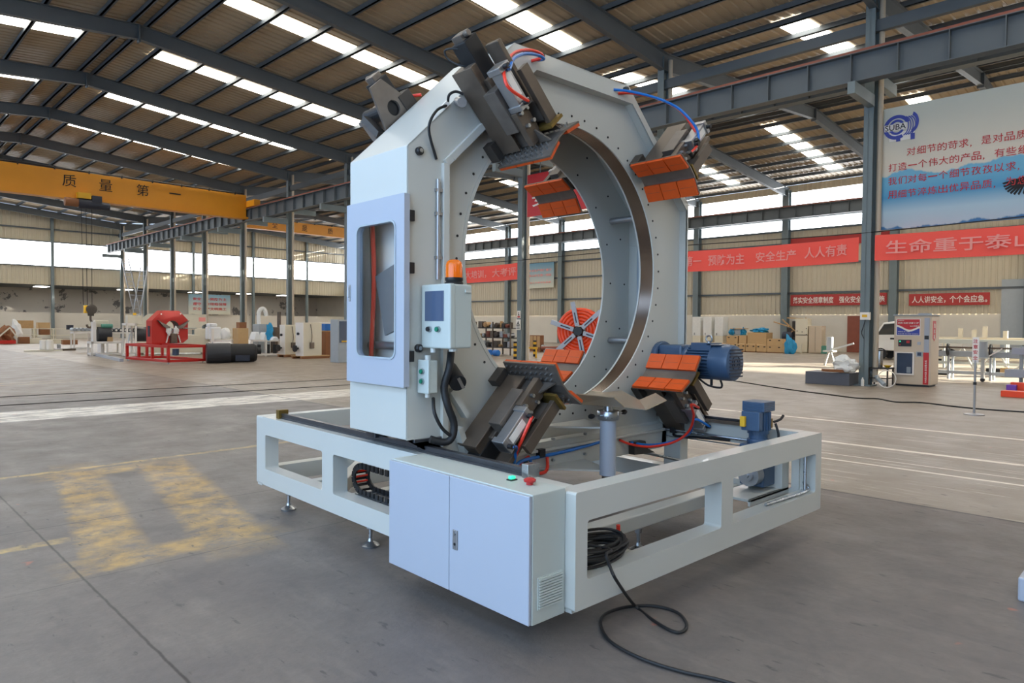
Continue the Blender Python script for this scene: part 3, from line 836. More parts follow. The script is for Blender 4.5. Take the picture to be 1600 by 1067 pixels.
MB().box(W_-TB-.02, W_-TB-.004, .3, 3.3, .60, .61).cyl((W_-TB-.02, .25, .66), (W_-TB-.02, 3.2, .66), .012, n=8).build('cable_duct', 'zinc', parent=base)
MB().box(W_-TB-.05, W_-TB, 1.22, 1.27, .64, .76).tube([(W_-TB-.03, 1.24, .64), (W_-TB-.06, 1.2, .62), (W_-TB-.04, 1.0, .63), (W_-TB-.02, .7, .64)], .012).build('limit_switch', 'black_plastic', parent=base)
MB().cyl((W_-TB-.03, .06, .64), (W_-TB-.03, .06, .33), .012, n=8).tube([(W_-TB-.03, .07, .40), (W_-TB-.02, .04, .34), (W_-.5, .05, .337), (W_-.78, .06, .337)], .012).build('cable_conduit', 'zinc', parent=base)

# ---- electrical cabinet
cab = assembly()
CX0, CY0, CY1, CZ0, CZ1 = -.254, .066, 1.256, .162, .790
MB().box(CX0+.022, -.002, CY0, CY1, CZ0, CZ1).build('cabinet_body', 'box_paint', parent=cab, bevel=.004)
d1 = MB().box(CX0, CX0+.02, CY0+.002, .674, CZ0+.004, CZ1-.006).build('door', 'panel_paint', parent=cab, bevel=.004)
d2 = MB().box(CX0, CX0+.02, .678, CY1-.002, CZ0+.004, CZ1-.006).build('door', 'panel_paint', parent=cab, bevel=.004)
MB().box(CX0-.006, CX0, .60, .64, .40, .505).build('door_handle', 'aluminium', parent=d1, bevel=.004)
MB().cyl((CX0-.009, .62, .485), (CX0-.005, .62, .485), .009, n=14).build('lock_button', 'zinc', parent=d1)
MB().cyl((CX0-.008, .62, .43), (CX0-.005, .62, .43), .008, n=14).build('keyhole', 'black_plastic', parent=d1)
v = MB()
v.box(-.197, -.027, CY0-.005, CY0, .23, .385)
for i in range(11): v.box(-.192, -.032, CY0-.013, CY0-.003, .236+i*.0135, .243+i*.0135)
v.build('vent_grille', 'box_paint', parent=cab)
x = MB().box(-.112, -.066, .345, .38, CZ1, CZ1+.006).build('button_base', 'black_plastic', parent=cab)
MB().box(-.105, -.073, .35, .375, CZ1+.006, CZ1+.022).build('green_lamp_button', 'green_lamp', parent=x, bevel=.004)
MB().lathe([(.018, 0), (.018, .012), (.03, .016), (.032, .026), (.02, .034)], (-.09, .23, CZ1)).build('emergency_stop_button', 'red_button', parent=cab, smooth=True)

# ---- portal housing
PX0, PX1, PYF, PYB, PR = -.069, 3.07, 1.338, 2.021, 1.42
RC = (1.55, 2.06); RH = 1.108
portal = assembly()
OUT = [(PX0, .868), (PX0, 2.70), (.828, 3.575), (2.147, 3.587), (PX1, 2.72), (PX1, .868)]
shell = MB()
T = .01
for (a, b) in ((0, 1), (1, 2), (2, 3), (3, 4), (4, 5)):
    (xa, za), (xb, zb) = OUT[a], OUT[b]
    n = Vector((zb-za, 0, -(xb-xa))).normalized()      # outward/inward
    cen = Vector((1.5, 0, 2.2)); mid = Vector(((xa+xb)/2, 0, (za+zb)/2))
    if n.dot(cen-mid) < 0: n = -n
    q = [(xa, PYF, za), (xb, PYF, zb), (xb, PYB, zb), (xa, PYB, za)]
    if a == 0:      # left wall: leave the door opening
        for (y0, y1, z0, z1) in ((PYF, PYB, .868, 1.22), (PYF, PYB, 2.38, 2.70), (PYF, 1.36, 1.22, 2.38), (1.95, PYB, 1.22, 2.38)):
            shell.box(PX0, PX0+T, y0, y1, z0, z1)
    elif a == 4:
        for (y0, y1, z0, z1) in ((PYF, PYB, .868, 1.22), (PYF, PYB, 2.38, 2.72), (PYF, 1.40, 1.22, 2.38), (1.91, PYB, 1.22, 2.38)):
            shell.box(PX1-T, PX1, y0, y1, z0, z1)
    else: shell.prism(q, (0, 0, 0), n*T)
shell.build('housing_shell', 'white_paint', parent=portal, bevel=.003)
INN = [(.2, .72), (.2, 2.64), (.253, 2.665), (1.054, 3.445), (2.20, 3.455), (2.98, 2.72), (3.05, 2.66), (3.05, .72)]
rim = MB().mesh(plate([[(PX0, .868), (.70, .868), (.76, .5), (2.68, .5), (2.72, .868), (PX1, .868), (PX1, 2.72), (2.147, 3.587), (.828, 3.575), (PX0, 2.70)], INN[::-1]], .006), frame_m((0, PYF+.006, 0), (1, 0, 0), (0, 0, 1)))
for i in range(len(INN)-1):
    (xa, za), (xb, zb) = INN[i], INN[i+1]
    rim._add([(xa, PYF+.002, za), (xb, PYF+.002, zb), (xb, PR+.005, zb), (xa, PR+.005, za)], [(0, 1, 2, 3)])
rim._add([(.2, PYF+.002, .66), (3.05, PYF+.002, .66), (3.05, PR+.005, .73), (.2, PR+.005, .73)], [(0, 1, 2, 3)])
rim.build('front_rim', 'white_paint', parent=portal)
# raised sheet lip along the left and upper left inner edge of the rim
lip = MB()
lp = [(.215, .80), (.215, 2.63), (.265, 2.675), (.56, 2.96)]
for i in range(3):
    (xa, za), (xb, zb) = lp[i], lp[i+1]; lip.bar((xa, PYF-.012, za), (xb, PYF-.012, zb), .05, .03, up=(0, 1, 0))
lip.build('rim_lip', 'white_paint', parent=portal, bevel=.004)
fp = MB().mesh(plate([[(.19, .5), (.19, 2.62), (1.03, 3.45), (2.2, 3.46), (3.06, 2.68), (3.06, .5)], circle(RC[0], RC[1], RH, 96)[::-1]], .006), frame_m((0, PR+.006, 0), (1, 0, 0), (0, 0, 1)))
fpo = fp.build('front_plate', 'white_paint', parent=portal)
bp_ = MB().mesh(plate([[(PX0, .868), (.7, .868), (.76, .5), (2.68, .5), (2.72, .868), (PX1, .868), (PX1, 2.72), (2.147, 3.587), (.828, 3.575), (PX0, 2.70)], circle(1.565, 2.0, 1.10, 96)[::-1]], .008), frame_m((0, PYB-.006, 0), (1, 0, 0), (0, 0, 1)))
bpo = bp_.build('back_plate', 'white_paint', parent=portal)
# bolt holes round both openings
h = MB()
for i in range(48):
    a = 2*pi*i/48+.02
    h.cyl((RC[0]+1.168*cos(a), PR-.004, RC[1]+1.168*sin(a)), (RC[0]+1.168*cos(a), PR+.002, RC[1]+1.168*sin(a)), .009, n=10)
into(h, fpo, 'black_ink')
h = MB()
for i in range(20):
    a = 2*pi*i/20
    for rr in (1.2, 1.42): h.cyl((1.565+rr*cos(a), PYB-.018, 2.0+rr*sin(a)), (1.565+rr*cos(a), PYB-.012, 2.0+rr*sin(a)), .009, n=10)
into(h, bpo, 'black_ink')
# rotating steel ring with white flange lips
ring = MB().lathe([(RH-.008, 0), (RH+.10, 0), (RH+.10, .135), (RH-.008, .135), (RH-.008, 0)], (RC[0], PR+.008, RC[1]), (0, 1, 0), n=128, cap=False)
rg = ring.build('rotating_ring', 'ring_steel', parent=portal, smooth=True)
MB().lathe([(RH-.012, .135), (RH+.1, .135), (RH+.1, .15), (RH-.012, .15), (RH-.012, .135)], (RC[0], PR+.008, RC[1]), (0, 1, 0), n=128, cap=False).build('ring_flange', 'white_paint', parent=rg, smooth=True)
MB().lathe([(RH-.014, -.004), (RH+.012, -.004), (RH+.012, .008), (RH-.014, .008), (RH-.014, -.004)], (RC[0], PR, RC[1]), (0, 1, 0), n=128, cap=False).build('ring_flange', 'white_paint', parent=rg, smooth=True)
# lower cross beam with ledge
lb = MB().box(.76, 2.68, PYF, PYB, .50, .52).box(.76, .78, PYF, PYB, .5, .7)
lb.box(.75, 2.70, PYF-.03, PYF, .655, .675)
lb.build('lower_beam', 'white_paint', parent=portal, bevel=.003)
MB().box(.66, .80, PYF-.02, PYF-.005, .50, .70).build('beam_end_plate', 'dark_steel', parent=portal)
for z in (.56, .72):
    for x in (1.25, 1.62): MB().cyl((x, PYF-.022, z+.015), (x, PYF, z+.015), .012, n=6).build('hex_bolt', 'zinc', parent=portal)
for x in (.95, 1.9): MB().lathe([(.03, 0), (.03, .02), (.022, .035)], (x, PYF, .585), (0, -1, 0)).build('cable_gland', 'black_plastic', parent=portal, smooth=True)
# left side covers and window door
MB().box(PX0-.006, PX0, PYF+.004, PYB-.004, 2.40, 2.695).build('side_cover', 'white_paint', parent=portal, bevel=.002)
MB().box(PX0-.006, PX0, PYF+.004, PYB-.004, .872, 1.19).build('side_cover', 'white_paint', parent=portal, bevel=.002)
dm = plate([rounded(1.302, 1.985, 1.203, 2.395, .006, 2), rounded(1.40, 1.85, 1.38, 2.235, .05, 6)[::-1]], .02)
door = MB().mesh(dm, frame_m((PX0-.03, 0, 0), (0, 1, 0), (0, 0, 1))).build('side_door', 'panel_paint', parent=portal, bevel=.003)
gk = plate([rounded(1.39, 1.86, 1.37, 2.245, .06, 6), rounded(1.402, 1.848, 1.382, 2.233, .05, 6)[::-1]], .004)
MB().mesh(gk, frame_m((PX0-.052, 0, 0), (0, 1, 0), (0, 0, 1))).build('window_gasket', 'grey_paint', parent=door)
MB().box(PX0-.032, PX0-.028, 1.395, 1.855, 1.375, 2.24).build('window_pane', 'clear_panel', parent=door)
MB().box(PX0-.056, PX0-.05, 1.932, 1.952, 1.745, 1.858).cyl((PX0-.062, 1.942, 1.77), (PX0-.062, 1.942, 1.84), .005, n=8).build('door_handle', 'aluminium', parent=door, bevel=.003)
for z in (2.263, 1.941, 1.394):
    MB().box(PX0-.02, PX0+.03, PYF-.035, PYF-.002, z-.034, z+.034).cyl((PX0-.012, PYF-.02, z-.04), (PX0-.012, PYF-.02, z+.04), .012, n=10).build('hinge', 'black_plastic', parent=door, bevel=.003)
# right side door seen through the ring, with window and latch
dm = plate([rounded(1.41, 1.92, 1.22, 2.39, .006, 2), rounded(1.48, 1.80, 1.42, 2.2, .05, 6)[::-1]], .015)
d2 = MB().mesh(dm, frame_m((PX1+.008, 0, 0), (0, 1, 0), (0, 0, 1))).build('side_door', 'grey_paint', parent=portal, bevel=.003)
MB().box(PX1+.006, PX1+.010, 1.475, 1.805, 1.415, 2.205).build('window_pane', 'clear_panel', parent=d2)
MB().box(PX1-.03, PX1-.007, 1.845, 1.875, 1.74, 1.88).build('door_latch', 'aluminium', parent=d2, bevel=.003)
for z in (2.60, 1.45): MB().cyl((2.76, 1.56, z), (2.76, 2.0, z), .03, n=16).build('guide_bar', 'aluminium', parent=portal, smooth=True)
# inside the left chamber, seen through the door window
MB().cyl((.08, 1.45, 1.445), (.08, 2.0, 1.445), .028, n=14).build('guide_bar', 'aluminium', parent=portal, smooth=True)
MB().tube([(.02, 1.90, 2.38), (.03, 1.88, 1.9), (.02, 1.90, 1.3), (.05, 1.9, 1.0)], .016).build('inner_hose', 'hose_red', parent=portal, smooth=True)
MB().tube([(.02, 1.92, 2.38), (.05, 1.93, 1.9), (.03, 1.92, 1.3)], .012).build('inner_cable', 'black_rubber', parent=portal, smooth=True)
MB().bar((.02, 1.60, 1.55), (.02, 1.72, 1.95), .02, .24, up=(0, 1, 0)).build('inner_bracket', 'aluminium', parent=portal)
MB().box(.125, .135, 1.44, 2.005, .9, 2.66).build('inner_panel', 'white_ink', parent=portal)
# knobs, conduit, glands on the front rim
for z in (2.673, 1.443): 
    k = MB().lathe([(.026, 0), (.026, .022), (.02, .028)], (.010, PYF, z), (0, -1, 0)).build('vent_plug', 'black_plastic', parent=portal, smooth=True)
    MB().cyl((.010, PYF-.026, z), (.010, PYF-.034, z), .013, n=14).build('plug_screw', 'zinc', parent=k)
cd = MB().cyl((.155, PYF-.012, 1.88), (.155, PYF-.012, 2.52), .012, n=10)
for z in (2.02, 2.30, 2.45): cd.box(.135, .195, PYF-.02, PYF, z-.01, z+.01)
cd.build('cable_conduit', 'aluminium', parent=portal, smooth=True)
cab_pts = [pt(682, 249, 'y', PYF-.012), pt(671, 210, 'y', PYF-.03), pt(672, 190, 'y', PYF-.05), pt(683, 172, 'y', PYF-.04), pt(697, 165, 'y', PYF-.02)]
MB().tube(cab_pts, .009).build('sensor_cable', 'black_rubber', parent=portal, smooth=True)
MB().tube([pt(700, 158, 'y', PYF-.02), pt(702, 148, 'y', PYF-.05), pt(712, 143, 'y', PYF-.06), pt(724, 147, 'y', PYF-.08)], .009).build('sensor_cable', 'black_rubber', parent=portal, smooth=True)
MB().cyl(pt(716, 158, 'y', PYF), pt(722, 160, 'y', PYF-.16), .03, n=16).build('sensor_gland', 'aluminium', parent=portal, smooth=True)
MB().bar(pt(692, 168, 'y', PYF-.012), pt(700, 160, 'y', PYF-.012), .02, .03).build('cable_clip', 'white_ink', parent=portal)
for px, py in ((820, 81), (844, 88), (976, 140)): MB().lathe([(.022, 0), (.022, .02), (.015, .035)], pt(px, py, 'y', PYF), (0, -1, 0), n=14).build('cable_gland', 'black_plastic', parent=portal, smooth=True)
# rail carriages under the portal
for x in (.085, W_-.085):
    for y in (1.44, 1.93):
        cg = MB().box(x-.05, x+.05, y-.06, y+.06, Z1+.03, .85)
        cg.box(x-.11, x+.11, y-.12, y+.08, .848, .868)
        c_ = cg.build('rail_carriage', 'rail_steel', parent=portal, bevel=.003)
        for dx in (-.07, 0, .07): MB().cyl((x+dx, y-.09, .868), (x+dx, y-.09, .884), .012, n=6).build('hex_bolt', 'zinc', parent=c_)
# black sensor motor and bracket low on the left of the plate
MB().cyl(pt(702, 577, 'y', 1.36), pt(716, 599, 'y', 1.2), .055, n=18).build('sensor_motor', 'black_rubber', parent=portal, smooth=True)
MB().bar(pt(716, 590, 'y', 1.22), pt(724, 606, 'y', 1.20), .09, .02).bar(pt(704, 572, 'y', 1.36), pt(722, 566+22, 'y', 1.30), .03, .02).build('sensor_bracket', 'dark_steel', parent=portal)
MB().bar(pt(703, 610, 'y', 1.34), pt(728, 650, 'y', 1.34), .06, .04).bar(pt(715, 668, 'y', 1.3), pt(728, 712, 'y', 1.3), .07, .04).build('strut', 'white_paint', parent=portal)
# big black cable loop and thinner one
MB().tube([pt(705, 548, 'y', 1.24), pt(702, 575, 'y', 1.2), pt(694, 605, 'y', 1.22), pt(700, 635, 'y', 1.2), pt(709, 660, 'y', 1.2), pt(707, 682, 'y', 1.2), pt(695, 691, 'y', 1.22), pt(672, 686, 'y', 1.26)], .024, n=10).build('cable_bundle', 'black_rubber', parent=portal, smooth=True)
MB().tube([pt(677, 622, 'y', 1.26), pt(679, 645, 'y', 1.2), pt(690, 668, 'y', 1.2), pt(703, 680, 'y', 1.19)], .011, n=8).build('cable_bundle', 'black_rubber', parent=portal, smooth=True)
# control box with screen
bx0, bx1, by0, by1 = .028, .205, 1.04, 1.325
bz0, bz1 = pt(707, 545, 'x', bx0).z, pt(707, 442.7, 'x', bx0).z
cbx = MB().box(bx0+.04, bx1, by0, by1, bz0, bz1).build('control_box', 'box_paint', parent=portal, bevel=.012, seg=3)
MB().box(bx0, bx0+.045, by0-.004, by1+.004, bz0-.003, bz1+.003).build('control_box_lid', 'box_paint', parent=cbx, bevel=.012, seg=3)
MB().box(bx0-.004, bx0, by0+.055, by0+.245, bz1-.225, bz1-.04).build('touch_screen', 'screen', parent=cbx, bevel=.003)
for yb, mt, nm in ((.195, 'black_plastic', 'selector_switch'), (.105, 'green_button', 'green_button')):
    MB().cyl((bx0-.003, by0+yb, bz0+.115), (bx0-.014, by0+yb, bz0+.115), .0185, n=18).build('button_bezel', 'zinc', parent=cbx, smooth=True)
    MB().cyl((bx0-.012, by0+yb, bz0+.115), (bx0-.024, by0+yb, bz0+.115), .014, n=16).build(nm, mt, parent=cbx, smooth=True)
MB().box(bx1-.06, bx1-.02, by0-.012, by0-.002, bz1-.05, bz1-.03).build('box_hinge', 'white_paint', parent=cbx)
MB().cyl((.1, by0+.05, bz0-.02), (.1, by0+.05, bz0), .03, n=12).build('cable_entry', 'white_paint', parent=cbx); MB().cyl((.06, by0+.2, bz0-.03), (.06, by0+.2, bz0), .02, n=12).build('cable_entry', 'white_paint', parent=cbx)
# hanging push-button box
sx0, sx1, sy0, sy1 = .0, .075, 1.215, 1.325
sz0, sz1 = pt(675, 616, 'x', 0).z, pt(675, 564, 'x', 0).z
sb = MB().box(sx0+.012, sx1, sy0, sy1, sz0, sz1).box(sx0, sx0+.014, sy0-.003, sy1+.003, sz0-.003, sz1+.003).build('switch_box', 'box_paint', parent=portal, bevel=.006)
for f_ in (.36, .66):
    z = sz0+(sz1-sz0)*f_
    MB().cyl((sx0-.002, 1.27, z), (sx0-.012, 1.27, z), .018, n=18).build('button_bezel', 'zinc', parent=sb, smooth=True)
    MB().cyl((sx0-.01, 1.27, z), (sx0-.02, 1.27, z), .0135, n=16).build('green_button', 'green_button', parent=sb, smooth=True)
MB().cyl((.04, 1.27, sz1), (.04, 1.27, sz1+.03), .02, n=12).cyl((.04, 1.27, sz0-.03), (.04, 1.27, sz0), .018, n=12).build('box_fitting', 'white_paint', parent=sb)
# beacon on the control box
bc = pt(719, 441, 'x', .15); bc = Vector((.14, 1.14, bz1))
bcn = MB().lathe([(.056, 0), (.058, .012), (.05, .02), (.056, .03), (.056, .045)], bc).build('warning_beacon', 'black_plastic', parent=portal, smooth=True)
MB().lathe([(.052, .045), (.052, .12), (.046, .142), (.03, .155), (.0, .158)], bc, cap=False).build('beacon_dome', 'amber', parent=bcn, smooth=True)
MB().lathe([(.02, .045), (.02, .11), (.005, .125)], bc, n=12).build('beacon_bulb', 'amber', parent=bcn, smooth=True)
# air lines clipped along the lower beam
MB().tube([pt(800, 738, 'y', 1.2), pt(812, 722, 'y', 1.25), pt(836, 715, 'y', 1.30), pt(880, 706, 'y', 1.31), pt(940, 690, 'y', 1.31)], .013).build('blue_hose', 'hose_blue', parent=portal, smooth=True)
MB().tube([pt(804, 736, 'y', 1.2), pt(812, 724, 'y', 1.26), pt(826, 714, 'y', 1.31)], .013).build('red_hose', 'hose_red', parent=portal, smooth=True)
MB().tube([pt(829, 720, 'y', 1.30), pt(830, 733, 'y', 1.27), pt(822, 744, 'y', 1.24)], .012).build('blue_hose', 'hose_blue', parent=portal, smooth=True)
MB().tube([pt(855, 714, 'y', 1.31), pt(855, 732, 'y', 1.28), pt(848, 739, 'y', 1.25), pt(832, 739, 'y', 1.22)], .013).build('red_hose', 'hose_red', parent=portal, smooth=True)
MB().box(1.07, 1.13, 1.29, 1.33, .62, .68).build('hose_tee', 'black_plastic', parent=portal)
dr = MB().prism([pt(987, 690, 'y', 1.3), pt(1004, 688, 'y', 1.3), pt(1008, 700, 'y', 1.3), pt(1019, 706, 'y', 1.3), pt(987, 710, 'y', 1.3)], (0, -.03, 0), (0, .03, 0)); dr.build('chain_bracket', 'black_steel', parent=portal)
MB().tube([pt(1005, 707, 'y', 1.3), pt(1030, 712, 'y', 1.25), pt(1075, 722, 'y', 1.1)], .012).build('drive_chain', 'zinc', parent=portal)

# ---- pipe clamps
mains = []
def clamp(label, ang, back=False, parts='full', cable=True):
    a = radians(ang); ru = Vector((cos(a), 0, sin(a))); tu = Vector((-sin(a), 0, cos(a)))*(1 if ang > 0 else -1)
    sg = 1 if back else -1; yb = PYB if back else PR
    CC = RC if ang > 0 else (1.61, 1.945)
    def Q(u, t, v): return Vector((CC[0], yb+sg*v, CC[1])) + ru*u + tu*t
    lm = Matrix(((ru.x, tu.x, 0, CC[0]), (0, 0, sg, yb), (ru.z, tu.z, 0, CC[1]), (0, 0, 0, 1)))
    grp = None
    o = assembly()
    v0, v1 = (.07, .565) if back else (.10, .59)
    u0, dp, hc, tm = 1.085, .036, .195, .038
    prof = [(u0-dp, -hc), (u0, -tm), (u0, tm), (u0-dp, hc)]
    th = .012
    jp = MB(lm)
    ou = [(u+th, t*1.0) for u, t in prof]
    poly = [(u, t, 0) for u, t in prof]+[(u, t, 0) for u, t in ou[::-1]]
    jp.prism(poly, (0, 0, v0), (0, 0, v1))
    bo = MB(lm)
    for s in (-1, 1):
        for i in range(9):
            for j in range(3):
                f = (.28, .55, .84)[j]; t = s*(tm+(hc-tm)*f); u = u0-dp*f+th; v = v0+.03+(v1-v0-.06)*(i+(.4 if j == 1 else 0))/9
                bo.cyl((u-.002, t, v), (u+.017, t+s*.003, v), .0068, n=8)
    jw = into(bo, jp.build('jaw_plate', 'plate_steel', parent=o), 'zinc')
    for s in (-1, 1):
        for i in range(3):
            L1 = (v1-v0)/3
            va, vb = v0+L1*i+.004, v0+L1*(i+1)-.004
            pm = MB(lm)
            def sec(f, d): return (u0-dp*f-d*.97, s*(tm+(hc-tm)*f)-s*d*.2)
            p1, p2 = sec(.12, 0), sec(.985, 0); q1, q2 = sec(.12, .022), sec(.985, .022)
            pm.prism([(*p1, 0), (*p2, 0), (*q2, 0), (*q1, 0)], (0, 0, va), (0, 0, vb))
            g1, g2 = sec(.53, .0225), sec(.555, .0225); g3, g4 = sec(.555, .021), sec(.53, .021)
            pd = pm.build('rubber_pad', 'rubber_orange', parent=jw)
            g1, g2, g3, g4 = sec(.50, .0205), sec(.515, .0205), sec(.515, .0228), sec(.50, .0228)
            into(MB(lm).prism([(*g1, 0), (*g2, 0), (*g3, 0), (*g4, 0)], (0, 0, va+.010), (0, 0, vb-.016)), pd, 'rail_rust')
    # slide housing
    main = MB(lm).box(1.10, 1.72, .02, .10, .11, .27).box(1.20, 1.76, -.115, -.075, .30, .42).box(1.25, 1.60, -.10, .06, .27, .31).build('slide_body', 'dark_steel', parent=o, bevel=.006)
    MB(lm).box(1.10, 1.72, .10, .112, .10, .29).build('slide_cover', 'dark_steel', parent=o, bevel=.003)
    MB(lm).box(1.18, 1.70, -.10, .02, .02, .12).build('mounting_block', 'black_steel', parent=o, bevel=.004)
    mo = MB(lm).cyl((1.28, -.03, .21), (1.84, -.03, .21), .058, n=22).box(1.42, 1.86, -.10, .035, .145, .275).build('clamp_motor', 'black_rubber', parent=o, bevel=.01)
    MB(lm).box(1.84, 1.90, -.075, .015, .165, .255).cyl((1.88, -.03, .21), (1.885, -.03, .29), .022, n=12).build('motor_cap', 'plate_steel', parent=mo, bevel=.006)
    ca = MB(lm).box(1.24, 1.54, -.07, .145, .29, .40).build('carriage', 'plate_steel', parent=o, bevel=.004)
    cb_ = MB(lm).box(1.12, 1.36, .01, .13, .40, .45).build('carriage_plate', 'dark_steel', parent=ca, bevel=.003)
    for du in (0, .09):
        for dt in (.035, .10): MB(lm).cyl((1.25+du, dt, .45), (1.25+du, dt, .475), .014, n=6).build('hex_bolt', 'zinc', parent=ca)
    cy = MB(lm).box(1.38, 1.66, .025, .115, .41, .50).box(1.36, 1.40, .015, .125, .40, .51).box(1.62, 1.66, .015, .125, .40, .51).build('air_cylinder', 'aluminium', parent=o, bevel=.005)
    MB(lm).box(1.44, 1.60, .045, .095, .50, .502).build('cylinder_label', 'white_ink', parent=cy)
    f1 = MB(lm).cyl((1.39, .07, .50), (1.39, .07, .545), .017, n=12).build('air_fitting', 'black_plastic', parent=cy, smooth=True)
    f2 = MB(lm).cyl((1.64, .07, .50), (1.64, .07, .545), .017, n=12).build('air_fitting', 'black_plastic', parent=cy, smooth=True)
    MB(lm).box(1.16, 1.56, -.115, -.03, .48, .52).build('outer_plate', 'dark_steel', parent=o, bevel=.003)
    MB(lm).box(1.20, 1.34, -.10, -.03, .40, .50).build('guide_block', 'plate_steel', parent=o, bevel=.004)
    MB(lm).box(1.155, 1.175, -.12, .02, .40, .56).build('wiper_strip', 'brass', parent=o)
    for t in (-.07, .06):
        MB(lm).prism([(1.10, t, .22), (1.10, t, .54), (1.19, t, .46), (1.26, t, .30)], (0, -.006, 0), (0, .006, 0)).build('gusset', 'plate_steel', parent=o)
    MB(lm).box(1.09, 1.22, .115, .175, .05, .13).build('limit_block', 'black_steel', parent=o, bevel=.004)
    mains.append((o, main, label))
    return o, Q, f1, f2
c_tl, Qtl, *_ = clamp('upper left front clamp, its bolted jaw plate seen from outside with a black motor on top', 135)
MB().tube([pt(735, 104, 'y', 1.21), pt(718, 102, 'y', 1.25), pt(700, 92, 'y', 1.3), pt(695, 80, 'y', 1.3), pt(704, 76, 'y', 1.26), pt(718, 77, 'y', 1.22)], .007).build('motor_cable', 'black_rubber', parent=c_tl, smooth=True)
def hose(root, name, m, pts, r=.0108): return MB().tube(pts, r, 8, 5).build(name, m, parent=root, smooth=True)
hose(c_tl, 'red_hose', 'hose_red', [Qtl(1.39, .07, .54), pt(796, 138, 'y', .87), pt(788, 118, 'y', .9), pt(790, 100, 'y', 1.0), pt(803, 83, 'y', 1.15), pt(823, 78, 'y', 1.2), pt(842, 82, 'y', 1.22), pt(848, 90, 'y', 1.27), pt(830, 95, 'y', 1.335)])
hose(c_tl, 'blue_hose', 'hose_blue', [Qtl(1.64, .07, .54), pt(796, 108, 'y', .93), pt(803, 92, 'y', 1.05), pt(820, 84, 'y', 1.16), pt(840, 86, 'y', 1.22), pt(850, 92, 'y', 1.24), pt(841, 94, 'y', 1.335)])
c_tr, Qtr, *_ = clamp('upper right front clamp with two rows of orange pads facing into the ring', 45)
hose(c_tr, 'red_hose', 'hose_red', [pt(966, 146, 'y', 1.337), pt(990, 146, 'y', 1.28), pt(1030, 155, 'y', 1.15), pt(1062, 172, 'y', 1.05), pt(1080, 195, 'y', .98), pt(1091, 216, 'y', .92), pt(1089, 228, 'y', .9), pt(1079, 239, 'y', .88)])
hose(c_tr, 'blue_hose', 'hose_blue', [pt(959, 140, 'y', 1.337), pt(985, 143, 'y', 1.26), pt(1025, 153, 'y', 1.13), pt(1058, 168, 'y', 1.03), pt(1080, 189, 'y', .95), pt(1090, 205, 'y', .92), pt(1092, 219, 'y', .90)])
for p_ in (pt(1090, 220, 'y', .90), pt(1079, 240, 'y', .88)): MB().cyl(p_+Vector((.02, 0, -.01)), p_-Vector((.02, 0, -.01)), .017, n=12).build('air_fitting', 'black_plastic', parent=c_tr, smooth=True)
c_bl, Qbl, *_ = clamp('lower left front clamp leaning beside the control box, bolted underside in view', -135)
hose(c_bl, 'red_hose', 'hose_red', [Qbl(1.39, .07, .54), pt(822, 672, 'y', .9), pt(810, 700, 'y', .95), pt(803, 722, 'y', 1.05), pt(799, 742, 'y', 1.1)])
hose(c_bl, 'blue_hose', 'hose_blue', [Qbl(1.64, .07, .54), pt(807, 700, 'y', .95), pt(804, 720, 'y', 1.02), pt(800, 742, 'y', 1.08)])
c_br, Qbr, *_ = clamp('lower right front clamp with orange pads facing up beside the blue motor', -45)
hose(c_br, 'red_hose', 'hose_red', [Qbr(1.39, .07, .54), pt(1080, 632, 'y', .86), pt(1084, 650, 'y', .9), pt(1076, 674, 'y', 1.0), pt(1052, 691, 'y', 1.1), pt(1015, 698, 'y', 1.2), pt(985, 694, 'y', 1.28), pt(968, 687, 'y', 1.33)])
hose(c_br, 'blue_hose', 'hose_blue', [Qbr(1.64, .07, .54), pt(1086, 655, 'y', .92), pt(1078, 676, 'y', 1.02), pt(1050, 690, 'y', 1.12), pt(1015, 695, 'y', 1.22), pt(985, 691, 'y', 1.3)])
b_tr, *_ = clamp('rear clamp seen through the top of the ring opening in front of the red sign', 45, back=True)
b_br, *_ = clamp('rear clamp low in the ring opening in front of the orange coil', -45, back=True)
b_tl, Qt2, *_ = clamp('rear clamp standing above the sloping top left shoulder of the portal', 135, back=True)
MB().mesh(plate([[(.10, 3.26), (.19, 3.345), (.425, 3.257), (.50, 3.12), (.40, 2.97), (.235, 2.99)], circle(.30, 3.163, .056, 24)[::-1]], .01), frame_m((0, 2.06, 0), (1, 0, 0), (0, 0, 1))).build('bracket_plate', 'plate_steel', parent=b_tl)
MB().cyl((.30, 2.075, 3.163), (.30, 2.40, 3.163), .054, n=20).build('rear_motor', 'black_rubber', parent=b_tl)
MB().bar(pt(572, 187, 'y', 2.3), pt(596, 212, 'y', 2.1), .07, .05).build('rear_slide', 'black_steel', parent=b_tl)
hose(b_tl, 'red_hose', 'hose_red', [pt(632, 153, 'y', 2.1), pt(645, 150, 'y', 2.08), pt(658, 148, 'y', 2.03)], .012)

